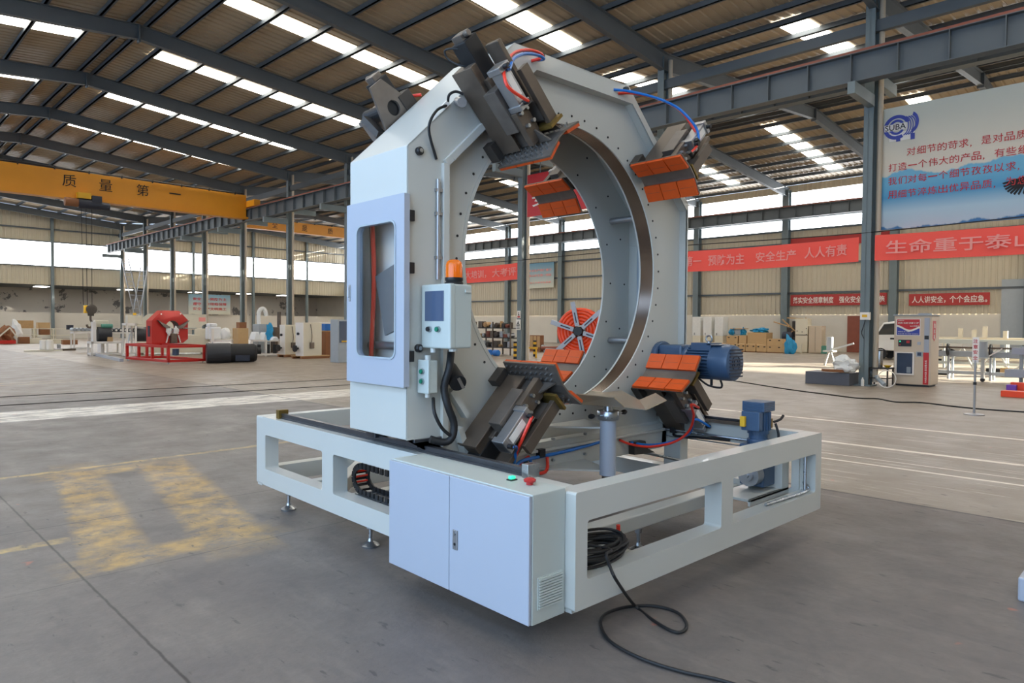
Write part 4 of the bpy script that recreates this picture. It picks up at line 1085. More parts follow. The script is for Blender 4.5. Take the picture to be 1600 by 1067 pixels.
# ---- pipe support stand with tray
st = assembly()
MB().cyl((1.433, .95, .50), (1.433, .95, .905), .060, n=32).build('column_tube', 'panel_paint', parent=st, smooth=True)
MB().cyl((1.433, .95, .40), (1.433, .95, .50), .042, n=20).build('column_foot', 'dark_steel', parent=st, smooth=True)
cl = MB().lathe([(.078, 0), (.082, .006), (.082, .062), (.078, .068)], (1.433, .95, .905)).build('clamp_collar', 'zinc', parent=st, smooth=True)
for s, p2 in ((-1, pt(915, 664, 'y', .95)), (1, pt(987, 660, 'y', .95))):
    d = (p2-Vector((1.433, .95, .94))); d.z = 0; d.normalize()
    lv = MB().cyl(Vector((1.433, .95, .94))+d*.07, Vector((1.433, .95, .945))+d*.17, .007, n=8).build('clamp_lever', 'zinc', parent=st)
    MB().lathe([(.010, 0), (.016, .01), (.02, .035), (.014, .05)], Vector((1.433, .95, .945))+d*.16, d, n=12).build('lever_knob', 'black_plastic', parent=lv, smooth=True)
MB().cyl((1.433, .95, .97), (1.433, .95, 1.02), .036, n=24).build('lifting_shaft', 'zinc', parent=st, smooth=True)
tr = MB()
ta, tb_, tc_, te = Vector((1.337, .728, 1.02)), Vector((1.335, .544, 1.02)), Vector((1.784, .93, 1.02)), Vector((1.248, 1.101, 1.02))
tf, tg = pt(963, 606.5, 'z', 1.035), pt(928, 608, 'z', 1.035)
tr.prism([ta, tb_, tc_, tf, tg, te], (0, 0, 0), (0, 0, .006))
tr.prism([ta, te, Vector((1.175, 1.037, 1.10)), Vector((1.214, .729, 1.10))], (0, 0, 0), (.004, 0, .006))
tr.prism([tb_, tc_, Vector((1.833, .814, 1.08)), Vector((1.484, .482, 1.08))], (0, 0, 0), (-.002, .002, .006))
tr.build('pipe_tray', 'sheet_steel', parent=st)
for z in (.845, .53):
    br = MB().prism([Vector((1.40, .96, z)), Vector((1.47, .96, z)), Vector((1.62, PYF-.001, z)), Vector((1.08, PYF-.001, z))], (0, 0, -.006), (0, 0, .006))
    br.build('bracket_plate', 'white_paint', parent=st)

# ---- blue drive motor at the right of the ring
dm_ = assembly()
mx, mz = 2.775, 1.285
gb = MB().cyl((mx-.02, 1.42, mz+.01), (mx-.02, 1.36, mz+.01), .16, n=28).box(mx-.13, mx+.13, 1.12, 1.36, mz-.13, mz+.14).cyl((mx, 1.15, mz), (mx, 1.08, mz), .14, n=28)
gb.build('gearbox', 'motor_blue', parent=dm_, bevel=.02)
bd = MB().cyl((mx, 1.10, mz), (mx, .86, mz), .125, n=28)
for i in range(32):
    a = 2*pi*i/32; d = Vector((cos(a), 0, sin(a)))
    bd.bar(Vector((mx, 1.08, mz))+d*.135, Vector((mx, .86, mz))+d*.135, .007, .03, up=d)
bd.box(mx-.09, mx+.09, .86, 1.05, mz+.10, mz+.165)
bd.build('motor_body', 'motor_blue', parent=dm_)
fc = MB().lathe([(.150, 0), (.152, .02), (.152, .15), (.145, .175), (.125, .185)], (mx, .86, mz), (0, -1, 0), n=32).build('fan_cover', 'motor_blue', parent=dm_, smooth=True)
gr = MB()
for i in range(9): gr.box(mx-.105, mx+.105, .668, .676, mz-.112+i*.028-.006, mz-.112+i*.028+.006)
for r in (.03, .06): gr.lathe([(r, 0), (r+.006, 0), (r+.006, .006), (r, .006), (r, 0)], (mx, .676, mz), (0, -1, 0), n=20, cap=False)
gr.build('fan_grille', 'navy', parent=fc)
eb = MB()
n = 16
eb.tube([(mx+.0, .93+.028*cos(2*pi*i/n), mz+.20+.028*sin(2*pi*i/n)) for i in range(n+1)], .009, 8, 1)
eb.cyl((mx, .93, mz+.16), (mx, .93, mz+.176), .016, n=10)
eb.build('eye_bolt', 'zinc', parent=dm_, smooth=True)
MB().box(mx-.09, mx+.09, .78, .90, mz+.148, mz+.156).build('name_plate', 'aluminium', parent=dm_)
MB().tube([(mx-.05, 1.0, mz-.14), (mx-.02, .92, mz-.20), (mx, .82, mz-.215), (mx, .80, mz-.19), (mx-.01, .81, mz-.15)], .009).cyl((mx, .90, mz-.15), (mx, .90, mz-.20), .012, n=8).build('motor_cable', 'black_rubber', parent=dm_, smooth=True)

# ---- upright travel gear motor
gm = assembly()
gx, gy = 2.56, .36
MB().box(gx-.10, gx+.10, gy-.10, gy+.10, .36, .56).box(gx-.115, gx+.115, gy-.06, gy+.06, .38, .55).box(gx-.105, gx+.105, gy-.105, gy+.105, .56, .68).cyl((gx, gy, .68), (gx, gy, .72), .085, n=24).build('gearbox', 'motor_blue', parent=gm, bevel=.012)
mt = MB().cyl((gx, gy, .72), (gx, gy, .78), .07, n=24).cyl((gx, gy, .76), (gx, gy, .98), .082, n=24)
for i in range(20):
    a = 2*pi*i/20; d = Vector((cos(a), sin(a), 0)); mt.bar(Vector((gx, gy, .79))+d*.084, Vector((gx, gy, .93))+d*.084, .006, .02, up=d)
mt.build('motor_body', 'motor_blue', parent=gm, smooth=False)
fcv = MB().cbox((gx, gy, .975), .18, .18, .075)
for i in range(5): fcv.cbox((gx, gy, .95+.014*i), .19, .15, .005).cbox((gx, gy, .95+.014*i), .15, .19, .005)
fcv.build('fan_cover', 'motor_blue', parent=gm, bevel=.012)
MB().box(gx-.135, gx-.075, gy-.075, gy+.075, .79, .94).build('terminal_box', 'motor_blue', parent=gm, bevel=.008)
MB().box(gx-.165, gx-.135, gy+.03, gy+.07, .82, .90).build('rubber_buffer', 'yellow_paint', parent=gm, bevel=.004)
MB().tube([(gx+.07, gy-.09, .85), (gx+.12, gy-.12, .87), (gx+.15, gy-.13, .90)], .01).tube([(gx+.08, gy-.1, .84), (gx+.09, gy-.12, .76), (gx+.09, gy-.12, .70)], .01).build('motor_cable', 'black_rubber', parent=gm, smooth=True)
MB().cyl((gx-.10, gy-.02, .46), (gx-.19, gy-.02, .46), .085, n=26).cyl((gx-.19, gy-.02, .46), (gx-.215, gy-.02, .46), .045, n=18).cyl((gx-.215, gy-.02, .46), (gx-.235, gy-.02, .46), .02, n=6).build('output_wheel', 'aluminium', parent=gm, smooth=True)
MB().box(gx+.08, gx+.20, gy-.16, gy+.12, .335, .60).build('support_box', 'white_paint', parent=gm, bevel=.004)
MB().box(gx-.42, gx+.20, gy-.16, gy-.14, .285, .335).box(gx-.42, gx+.20, gy-.16, gy+.12, .315, .335).build('mounting_plate', 'white_paint', parent=gm, bevel=.003)

# ---- cables and hoses lying about
P = []
cc = Vector((.350, .185, 0))
for i in range(0, 13*14+1):
    a = 2*pi*i/14+2.2; k = i/14
    P.append((cc.x+(.225+.04*sin(k*5))*cos(a), cc.y+(.115+.025*cos(k*3))*sin(a), .345+.0058*k+.012*sin(a+k)))
tail = [pt(950, 857, 'y', .06), pt(947, 866, 'y', -.01), pt(953, 885, 'y', -.03), pt(964, 908, 'y', -.07), fl(992, 946, .02), fl(1030, 975, .012), fl(1060, 988, .012), fl(1073, 977, .012), fl(1060, 958, .012), fl(1025, 947, .012), fl(980, 948, .012), fl(945, 960, .012), fl(939, 978, .012), fl(955, 1003, .012), fl(1000, 1028, .012), fl(1060, 1048, .012), fl(1130, 1064, .012), fl(1210, 1090, .012)]
cbl = MB().tube(P, .0085, 8, 2).tube([P[-1]]+tail, .0088, 8, 6).build('power_cable', 'black_rubber', smooth=True)
tag(cbl, 'black power cable coiled on the base corner and looping out over the floor', 'cable')
MB().box(.08, .62, .12, .42, .300, .326).build('cable_shelf', 'white_paint', parent=base)
ah = MB().tube([pt(966, 820, 'y', .45), pt(966, 845, 'y', .45), pt(964, 862, 'y', .45), pt(962, 888, 'y', .45)], .013).build('air_hose', 'hose_red', smooth=True, parent=machine)
MB().cyl(pt(966, 830, 'y', .45), pt(966, 842, 'y', .45), .024, n=10).cyl(pt(966, 838, 'y', .45), pt(959, 840, 'y', .45), .016, n=8).build('hose_tee', 'black_plastic', parent=machine)
MB().tube([fl(1105, 588, .012), fl(1160, 597, .012), fl(1230, 608, .012), fl(1300, 617, .012), fl(1340, 622, .012), fl(1372, 623, .012), fl(1400, 628, .012), fl(1440, 629, .012), fl(1500, 636, .012), fl(1560, 641, .012), fl(1640, 646, .012)], .015, 6, 4).build('floor_cable', 'black_rubber')
tag(bpy.data.objects['floor_cable'], 'thin black cable running across the bare floor in front of the water machine', 'cable')

MB().tube([pt(533, 664, 'z', .60), pt(536, 659, 'z', .63), pt(548, 655, 'z', .63)], .012).build('red_hose', 'hose_red', parent=portal, smooth=True)
# ---- everything bolted to the machine becomes its parts
dissolve(base, machine); dissolve(portal, machine)
def main_of(e, n): return [c for c in e.children if c.name.split('.')[0] == n][0]
x = dissolve(cab, machine, main_of(cab, 'cabinet_body'), 'electrical_cabinet')
x['label'] = 'light grey two door electrical cabinet hung on the near corner of the base'
for e, m_, lab in mains:
    x = dissolve(e, machine, m_, 'pipe_clamp'); x['label'] = lab
dissolve(st, machine, main_of(st, 'column_tube'), 'support_stand')['label'] = 'grey screw column carrying a bent steel pipe tray'
dissolve(dm_, machine, main_of(dm_, 'motor_body'), 'drive_motor')['label'] = 'large blue finned motor beside the ring'
dissolve(gm, machine, main_of(gm, 'motor_body'), 'gear_motor')['label'] = 'upright blue gear motor inside the right corner of the base'
def flatten(o):
    for c in list(o.children):
        for g in list(c.children):
            for h_ in list(g.children): h_.parent = c
flatten(machine)
# ================================================================== things standing about the hall
def loc_m(p, rz=PHI): return Matrix.Translation(p) @ Matrix.Rotation(rz, 4, 'Z')
def view_rz(px):                               # rotation whose local -y axis looks back at the camera
    d = ray(px, 520); return math.atan2(d.y, d.x)-pi/2
def fx(px, X):                                 # floor point in column px on the hall line x = X
    iv = RB.inverted(); d = iv.to_3x3() @ ray(px, 520); o_ = iv @ CAM
    return bw(X, o_.y + d.y*(X-o_.x)/d.x, 0)
class Spot:
    """a place on the floor: pixel column/row of the foot -> local frame, and metres per pixel there"""
    def __init__(s, px, py=None, depth=None, rz=None, X=None):
        if X is not None: s.p = fx(px, X)
        else: s.p = fl(px, py) if depth is None else fd(px, depth)
        s.k = mpp(s.p); s.rz = PHI if rz is None else rz; s.m = loc_m(s.p, s.rz); s.px = px
    def thing(s, name, label, cat, group=None): return thing(name, label, cat, s.p, s.rz, group)
    def mb(s): return MB(s.m)
def solo(mb, s, name, material, label, cat, group=None, bevel=0, smooth=False):
    o = mb.build(name, material, origin=s.p, bevel=bevel, smooth=smooth); return tag(o, label, cat, group)
# ---- water vending machine
s = Spot(1424, 603.5)
w, hgt, dp = .90, 1.90, .75
v = s.thing('water_vending_machine', 'beige drinking water vending machine with red and blue poster beside the column', 'vending machine')
def VM(): return MB(s.m @ Matrix(((0, 1, 0, 0), (-1, 0, 0, 0), (0, 0, 1, 0), (0, 0, 0, 1))))   # local x to the right seen from the camera, y into the depth
def vb(x0, x1, y0, y1, z0, z1): return VM().box(x0, x1, y0, y1, z0, z1)
bodyv = vb(-w/2, w/2, 0, dp, .05, hgt).build('body', 'vend_beige', parent=v, bevel=.012)
vb(-w/2-.02, w/2+.02, -.03, dp, hgt, hgt+.03).box(.1, .35, .1, .4, hgt+.03, hgt+.07).build('top_cover', 'grey_paint', parent=v)
vb(-w/2+.05, w/2-.05, .05, dp-.05, 0, .05).build('foot', 'black_plastic', parent=v)
pf = vb(-.40, .19, -.012, 0, 1.36, 1.82).build('poster_frame', 'white_ink', parent=v)
vb(-.375, .17, -.018, -.012, 1.38, 1.80).build('poster', 'vend_red', parent=pf)
wv = VM(); n = 20
top = [(-.375+.545*i/n, 1.52+.055*cos(2*pi*i/n*.9)+.02*(1-i/n)) for i in range(n+1)]
wv._add([(x, -.020, z) for x, z in top]+[(x, -.020, 1.38) for x, z in top], [(i, i+1, n+2+i, n+1+i) for i in range(n)])
po = pf.children[0]; into(wv, po, 'vend_blue')
wv = VM(); wv._add([(x, -.0195, z+.05) for x, z in top]+[(x, -.0195, z-.005) for x, z in top], [(i, i+1, n+2+i, n+1+i) for i in range(n)]); into(wv, po, 'white_ink')
L = VM()
for t, x, z, w2, h2 in (('健康饮水', -.35, 1.755, .15, .03), ('新鲜·优质·健康·便捷', -.35, 1.68, .50, .05), ('24小时服务', -.06, 1.60, .22, .04), ('品质好水 放心饮用', -.35, 1.455, .28, .025), ('安全卫生 方便快捷 自助售水', -.35, 1.40, .50, .025)):
    L.mesh(text_fit(t, w2, h2, .01), frame_m((x, -.0225, z), (1, 0, 0), (0, 0, 1)))
into(L, po, 'white_ink')
cp_ = vb(-.34, -.02, -.012, 0, 1.07, 1.25).build('control_panel', 'black_plastic', parent=v)
vb(-.14, -.06, -.016, -.012, 1.16, 1.23).build('red_display', 'red_button', parent=cp_); vb(-.31, -.28, -.016, -.012, 1.19, 1.22).build('green_button', 'green_lamp', parent=cp_)
vb(-.31, -.28, -.016, -.012, 1.10, 1.13).build('red_key', 'red_button', parent=cp_)
vb(.12, .20, -.008, 0, 1.12, 1.2).build('coin_slot', 'aluminium', parent=v)
vb(.10, .25, -.015, 0, .80, .94).build('card_reader', 'grey_paint', parent=v); vb(.13, .22, -.02, -.015, .83, .92).build('reader_screen', 'screen', parent=v)
wf = VM().mesh(plate([rounded(-.41, .06, .30, .92, .01, 2), rounded(-.36, .02, .34, .89, .01, 2)[::-1]], .02), frame_m_v(s) if False else Matrix(((1, 0, 0, 0), (0, 0, -1, -.02), (0, 1, 0, 0), (0, 0, 0, 1)))).build('dispenser_frame', 'white_ink', parent=v)
vb(-.36, .02, -.004, -.001, .34, .89).build('dispenser_recess', 'screen', parent=wf); vb(-.36, .02, -.03, -.026, .34, .89).build('dispenser_glass', 'clear_panel', parent=wf)
vb(-.12, -.02, -.024, -.004, .36, .52).build('spout', 'aluminium', parent=wf)
vb(.28, .40, -.012, 0, .92, 1.84).build('light_strip', 'panel_paint', parent=v)
vb(.29, .39, -.018, -.012, 1.27, 1.37).build('strip_lock', 'black_plastic', parent=v)
rs = vb(.27, .40, -.014, 0, .07, .92).build('red_strip', 'vend_red', parent=v)
L = VM(); me = text_fit('HAIBUNGE 自动售水机', .60, .055, .008); L.mesh(me, frame_m((.362, -.016, .12), (0, 0, 1), (-1, 0, 0))); into(L, rs, 'white_ink')
rp = VM()._add([(w/2+.004, .10, 1.76), (w/2+.004, .40, 1.76), (w/2+.004, .40, 1.30), (w/2+.004, .25, 1.22), (w/2+.004, .10, 1.30), (w/2, .10, 1.76), (w/2, .40, 1.76), (w/2, .40, 1.30), (w/2, .25, 1.22), (w/2, .10, 1.30)],
    [(0, 1, 2, 3, 4), (0, 5, 6, 1), (1, 6, 7, 2), (2, 7, 8, 3), (3, 8, 9, 4), (4, 9, 5, 0)]).build('side_label', 'vend_red', parent=v)
L = VM()
for i, ch in enumerate('售水机'): L.mesh(text_fit(ch, .13, .12, .02), frame_m((w/2+.007, .19, 1.58-.15*i), (0, 1, 0), (0, 0, 1)))
into(L, rp, 'white_ink')

# ---- column with a switch box, slab and rubbish by the water machine
cb = bw(XA-.22, yk(0), 0); cbz = 1.78
o = thing('switch_box', 'small white switch box with a yellow label fixed on the near column', 'switch box', (cb.x, cb.y, cbz), PHI)
q = MB(loc_m(o.location)); bx = q.box(-.10, -.01, -.11, .13, 0, .20).build('box', 'white_ink', parent=o, bevel=.005)
MB(loc_m(o.location)).box(-.106, -.10, -.05, .08, .07, .14).build('label_plate', 'yellow_paint', parent=o)
MB(loc_m(o.location)).tube([(-.08, .0, 0), (-.09, .05, -.2), (-.05, .10, -.35), (-.02, .05, -.5)], .01, 6).build('cable', 'black_rubber', parent=o)
s = Spot(1295, 600)
slab = s.mb().box(-.25, .55, -.62, .55, 0, .34); solo(slab, s, 'steel_slab', 'slab_grey', 'dark grey steel block lying on the floor left of the near column', 'steel block', bevel=.01)
s2 = Spot(1322, depth=18.6); o = MB(loc_m(s2.p+Vector((0, 0, .34)))).blob((0, .0, .2), .22, .36, .24, .25, 4).build('wrapped_part', 'plastic_film', origin=s2.p+Vector((0, 0, .34)), smooth=True); tag(o, 'lump wrapped in clear plastic film on the dark steel block', 'wrapped part')
a_, b_ = fd(1286, 18.5, .40), fd(1326, 18.55, .345); bm_ = MB().bar(a_+Vector((0, 0, .02)), b_+Vector((0, 0, .04)), .09, .07)
tag(bm_.build('timber', 'wood_brown', origin=b_), 'short brown timber resting across the dark steel block', 'timber')
s = Spot(1376, 602.5)
st_ = s.thing('stool', 'small dark steel stool holding a metal canister beside the water machine', 'stool')
s.mb().box(-.26, .26, -.26, .26, .46, .50).build('seat', 'black_steel', parent=st_)
for x in (-.23, .23):
    for y in (-.23, .23): s.mb().box(x-.018, x+.018, y-.018, y+.018, 0, .46).build('leg', 'black_steel', parent=st_)
s.mb().box(-.25, .25, -.24, -.21, .2, .23).box(-.25, .25, .21, .24, .2, .23).box(-.24, -.21, -.24, .24, .2, .23).build('stretcher', 'black_steel', parent=st_)
p = s.p+Vector((0, 0, .50)); ca_ = thing('canister', 'tall shiny metal canister standing on the small stool', 'canister', p, PHI)
MB(loc_m(p)).lathe([(.085, 0), (.09, .01), (.09, .44), (.082, .46)], (0, .05, 0)).build('body', 'zinc', parent=ca_, smooth=True); MB(loc_m(p)).lathe([(.092, .44), (.092, .475), (.04, .49)], (0, .05, 0)).build('lid', 'black_plastic', parent=ca_, smooth=True)
tag(MB(loc_m(p)).lathe([(.05, 0), (.10, .05), (.105, .06), (.095, .055), (.05, .01)], (0, -.16, 0)).build('bowl', 'yellow_paint', origin=p, smooth=True), 'small yellow bowl on the stool in front of the canister', 'bowl')
pp = fd(1358, 18.9); tag(MB().cyl(pp+Vector((0, 0, .42)), fd(1384, 18.2, .06), .055, n=14).build('pipe_offcut', 'grey_paint', smooth=True), 'grey pipe offcut leaning behind the small stool legs', 'pipe')
hp = fd(1387, 17.9); tag(MB().tube([hp+Vector((.0+.02*sin(k), .22*cos(k), .24+.22*sin(k))) for k in [i*.35 for i in range(17)]], .012, 6, 2).build('hose_loop', 'white_ink', smooth=True), 'thin white hose looped against the lower left of the water machine', 'hose')
bp2 = fl(1347.5, 603); tag(MB().lathe([(.04, 0), (.04, .16), (.018, .20), (.018, .23)], bp2).build('bottle', 'white_ink', origin=bp2, smooth=True), 'white bottle standing at the foot of the near column', 'bottle')
# ---- stanchion
s = Spot(1522, 648)
o = s.thing('sign_stand', 'thin metal sign stand with round base alone on the floor at right', 'sign stand')
s.mb().lathe([(.165, 0), (.165, .015), (.05, .03), (.02, .04)]).build('base', 'aluminium', parent=o, smooth=True)
s.mb().cyl((0, 0, .03), (0, 0, 1.0), .02, n=12).build('pole', 'aluminium', parent=o, smooth=True); s.mb().cyl((0, 0, .55), (0, 0, .60), .028, n=12).build('clamp', 'black_plastic', parent=o)
sg = s.mb().box(-.012, .012, -.05, .05, .95, 1.42).build('sign_panel', 'white_ink', parent=o)
L = s.mb()
for i, ch in enumerate('注意安全'): L.mesh(text_fit(ch, .07, .075, .01), frame_m((-.014, .035, 1.31-.1*i), (0, -1, 0), (0, 0, 1)))
into(L, sg, 'red_ink')
# ---- mini truck by the right wall
s = Spot(1392, depth=33.5, rz=PHI)
tk = s.thing('mini_truck', 'white mini truck parked by the far wall behind the water machine', 'truck')
def TK(): return MB(s.m @ Matrix(((0, 1, 0, 0), (-1, 0, 0, 0), (0, 0, 1, 0), (0, 0, 0, 1))))     # local x = right in view, y = away
prof = [(-1.0, .45), (-1.05, .75), (-1.0, 1.02), (-.72, 1.20), (-.35, 1.80), (.25, 1.88), (.62, 1.86), (.66, 1.1), (.66, .42)]
TK().prism([(x, 0, z) for x, z in prof], (0, 0, 0), (0, 1.55, 0)).build('cab', 'car_white', parent=tk, bevel=.05)
TK()._add([(-.62, -.01, 1.20), (-.30, -.01, 1.72), (.16, -.01, 1.76), (.2, -.01, 1.22)], [(0, 1, 2, 3)]).build('side_window', 'car_glass', parent=tk)
TK()._add([(-.74, .12, 1.22), (-.74, 1.43, 1.22), (-.395, 1.38, 1.78), (-.395, .17, 1.78)], [(0, 1, 2, 3)]).build('windscreen', 'car_glass', parent=tk)
TK().box(-.02, .20, -.02, -.005, .98, 1.06).build('door_handle', 'black_plastic', parent=tk)
TK().box(.70, 3.0, .0, 1.55, .62, .70).box(.70, 3.0, 0, .03, .70, 1.02).box(.70, 3.0, 1.52, 1.55, .7, 1.02).box(2.97, 3.0, 0, 1.55, .70, 1.02).build('truck_bed', 'car_white', parent=tk)
for x in (-.45, 2.2):
    for y in (.0, 1.4): TK().cyl((x, y, .28), (x, y+.16, .28), .28, n=20).build('wheel', 'black_rubber', parent=tk)
# ---- conveyor frames at the right
def conveyor(px0, px1, depth, zt, label, mt, nleg, braces=True, grp=None, extra=None):
    y0 = (RB.inverted() @ fd(px0, depth)); x = y0.x
    d1 = ray(px1, 520); t = None
    # end on the same hall line x = const
    dB = RB.inverted().to_3x3() @ d1; oB = RB.inverted() @ CAM; yb = oB.y + dB.y*(x-oB.x)/dB.x
    ya = y0.y; lo, hi = min(ya, yb), max(ya, yb)
    o = thing('conveyor_frame', label, 'conveyor', bw(x, (lo+hi)/2, 0), PHI, grp)
    for dx in (0, .5): BMB().box(x+dx-.04, x+dx+.04, lo, hi, zt-.16, zt).build('side_rail', mt, parent=o, bevel=.006)
    BMB().box(x-.03, x+.03, lo, hi, .16, .26).build('floor_rail', mt, parent=o)
    for i in range(nleg):
        y = lo+.3+(hi-lo-.6)*i/max(1, nleg-1)
        for dx in (0, .5): BMB().box(x+dx-.03, x+dx+.03, y-.03, y+.03, 0, zt-.16).build('leg', mt, parent=o)
    return o, x, lo, hi
cv, cx, cl_, ch_ = conveyor(1466, 1640, 21.6, .86, 'long grey conveyor frame right of the water machine', 'grey_paint', 3)
BMB().cyl((cx-.1, cl_, .98), (cx-.1, ch_, .98), .03, n=10).build('drive_shaft', 'dark_steel', parent=cv)
for y in (ch_-.3, ch_-1.4): BMB().cyl((cx-.08, y-.02, .90), (cx-.08, y+.02, .90), .20, n=20).build('drive_wheel', 'black_rubber', parent=cv)
cv2, cx2, cl2, ch2 = conveyor(1462, 1640, 27.5, 1.12, 'pale green conveyor frame standing behind the long grey one', 'box_paint', 4)
for i in range(5):
    y = ch2-.5-1.1*i; BMB().bar((cx2-.5, y, 0.02), (cx2-.1, y-.5, .85), .05, .05).bar((cx2-.5, y-.9, 0.02), (cx2-.1, y-.45, .85), .05, .05).build('brace', 'white_paint', parent=cv2)
cv3, cx3, cl3, ch3 = conveyor(1462, 1640, 31.5, 1.15, 'cream conveyor frame nearest the far wall at right', 'cream_paint', 4)
for px_, hh in ((1509, .40), (1534, .35), (1553, .5), (1589, .3)):
    q = RB.inverted() @ fd(px_, 31.5); BMB().box(cx3-.08, cx3+.08, q.y-.08, q.y+.08, 1.15, 1.15+hh).build('upright_post', 'cream_paint', parent=cv3)
s = Spot(1537, depth=20.2)
o = s.thing('roller_support', 'grey vertical drum on a wheeled leg beside the thin sign stand', 'roller stand')
s.mb().cyl((0, 0, .72), (0, 0, 1.18), .11, n=20).build('drum', 'grey_paint', parent=o, smooth=True); s.mb().box(-.14, .14, -.14, .14, .68, .72).build('top_plate', 'white_paint', parent=o)
s.mb().box(-.045, .045, -.045, .045, .10, .68).build('leg', 'white_paint', parent=o); s.mb().cyl((-.03, 0, .06), (.03, 0, .06), .06, n=14).build('castor', 'black_rubber', parent=o)
s.mb()._add([(0, -.14, .78), (0, -.45, 1.0), (.06, -.45, 1.0), (.06, -.14, .78), (0, -.14, .74), (0, -.45, .96), (.06, -.45, .96), (.06, -.14, .74)], [(0, 1, 2, 3), (7, 6, 5, 4), (0, 4, 5, 1), (2, 6, 7, 3), (1, 5, 6, 2), (0, 3, 7, 4)]).build('guide_plate', 'white_ink', parent=o)
s = Spot(1297, depth=28)
o = s.thing('roller_support', 'grey vertical drum with slanted white arm standing behind the dark steel block', 'roller stand')
s.mb().cyl((0, 0, .62), (0, 0, 1.16), .125, n=20).build('drum', 'grey_paint', parent=o, smooth=True); s.mb().box(-.2, .2, -.2, .2, .56, .62).build('top_plate', 'white_paint', parent=o)
for dy in (-.10, .10): s.mb().bar((0, dy*.4, .56), (0, dy*2, 0), .07, .07).build('leg', 'white_paint', parent=o)
s.mb().bar((.0, -.1, .66), (.2, -.85, .92), .16, .07).build('arm', 'white_paint', parent=o)
for px, dp_, sx_, sy_, sz_, mt_, nm_, lab_ in ((1472, 23.2, .3, .55, .16, 'black_plastic', 'tool_bag', 'black bag lying under the conveyor just right of the water machine'), (1556, 24.5, .3, .5, .14, 'black_plastic', 'tool_bag', 'black bag lying under the conveyor right of the sign stand'), (1575, 22.6, .3, .34, .28, 'carton', 'carton_box', 'small brown carton under the conveyor near the right edge')):
    q_ = fd(px, dp_); tag(MB(loc_m(q_)).box(-sx_/2, sx_/2, -sy_/2, sy_/2, 0, sz_).build(nm_, mt_, origin=q_, bevel=.03), lab_, nm_.split('_')[0] if nm_ == 'carton_box' else 'bag')
s = Spot(1590, depth=18.5)
o = s.thing('feeder_unit', 'pale grey feeder box on a post over red blocks at the right edge', 'feeder')
s.mb().box(-.3, .3, -.9, .22, .27, .48).build('lower_box', 'panel_paint', parent=o, bevel=.01); s.mb().cyl((0, -.1, .02), (0, -.1, 1.1), .045, n=14).build('post', 'grey_paint', parent=o); s.mb().box(-.15, .15, -.5, .1, .88, 1.06).build('upper_box', 'panel_paint', parent=o, bevel=.01)
s.mb().box(-.09, .09, -.2, .0, 0, .03).build('base_plate', 'grey_paint', parent=o)
s = Spot(1590, 620.5); solo(s.mb().box(-.15, .15, -1.2, .30, 0, .14), s, 'plastic_block', 'orange_plastic', 'long orange red plastic block on the floor at the right edge', 'block', bevel=.01)
s = Spot(1592, 614); solo(s.mb().box(.15, .4, -1.2, .20, 0, .24), s, 'plastic_block', 'orange_plastic', 'taller red block behind the long orange red one at the right edge', 'block', bevel=.01)
s = Spot(1578, 614); solo(s.mb().box(.12, .3, -.1, .10, 0, .19), s, 'plastic_block', 'purple', 'small purple block tucked behind the orange red ones', 'block', bevel=.01)
s = Spot(1610, 939); solo(s.mb().box(-.05, .4, -.4, .055, .0, .14), s, 'steel_plate', 'panel_paint', 'white painted steel plate just entering the frame at the right edge', 'steel plate', bevel=.01)
# ---- wrapped cabinets, cartons and machines by the right wall
for i, (px, lab) in enumerate(((1088, 'tall film-wrapped white cabinet nearest the portal, leftmost of three'), (1105, 'tall film-wrapped white cabinet in the middle of three'), (1123, 'tall film-wrapped white cabinet at the right end of three, side showing'))):
    s = Spot(px, X=39.2)
    o = s.thing('control_cabinet', lab, 'cabinet', 'wrapped cabinets by the wall')
    s.mb().box(-.0, .7, -.30, .30, .08, 2.15).build('body', 'cream_paint', parent=o, bevel=.01); s.mb().box(-.012, .712, -.306, .306, .9, 2.17).build('film', 'plastic_film', parent=o, bevel=.02); s.mb().box(.05, .65, -.25, .25, 0, .08).build('plinth', 'black_plastic', parent=o)
    s.mb().box(-.035, -.013, .12, .15, .95, 1.1).build('door_handle', 'black_plastic', parent=o)
def carton(px, X, wpx, hpx, lab, z=0, d=.5, holes=True, material='carton'):
    s = Spot(px, X=X); w_ = wpx*s.k*1.10; h_ = hpx*s.k
    o = thing('wooden_box', lab, 'box', s.p+Vector((0, 0, z)), PHI, 'cartons and boxes by the right wall')
    m_ = loc_m(o.location)
    MB(m_).box(0, d, -w_/2, w_/2, .0 if z else .05, h_).build('body', material, parent=o, bevel=.006)
    if not z: MB(m_).box(.02, d-.02, -w_/2+.03, w_/2-.03, 0, .05).build('skid', 'wood_brown', parent=o)
    if holes:
        for e in (-1, 1): MB(m_).box(-.004, .0, e*w_*.3-.06, e*w_*.3+.06, h_*.68, h_*.68+.06).build('hand_hole', 'black_ink', parent=o)
    return s, h_
D_ = 42.0
carton(1119, 37.3, 20, 12, 'single pale box in front of the wrapped cabinets, left of the pile')
s1, h1 = carton(1158, 37.0, 12, 12.5, 'pale box at the left end of the front row of the pile')
s2, h2 = carton(1173, 37.0, 15, 12.5, 'pale box second from left in the front row of the pile')
s3, h3 = carton(1190, 37.0, 15, 12, 'pale box third from left in the front row of the pile')
s4, h4 = carton(1210.5, 37.0, 22, 12, 'wide pale box at the bottom of the two high stack by the blue bag')
carton(1210.5, 37.0, 22, 10, 'wide pale box on top of the two high stack by the blue bag', z=h4+.004)
carton(1227, 37.0, 8, 15, 'narrow pale box at the right end of the pile below the blue bag', holes=False)
bk = 548.2
s5, h5 = carton(1144, 39.0, 17, 11.5, 'pale box under the blue-wrapped machine part')
carton(1144, 39.0, 17, 11, 'pale box in the middle of the stack under the blue-wrapped machine part', z=h5+.004)
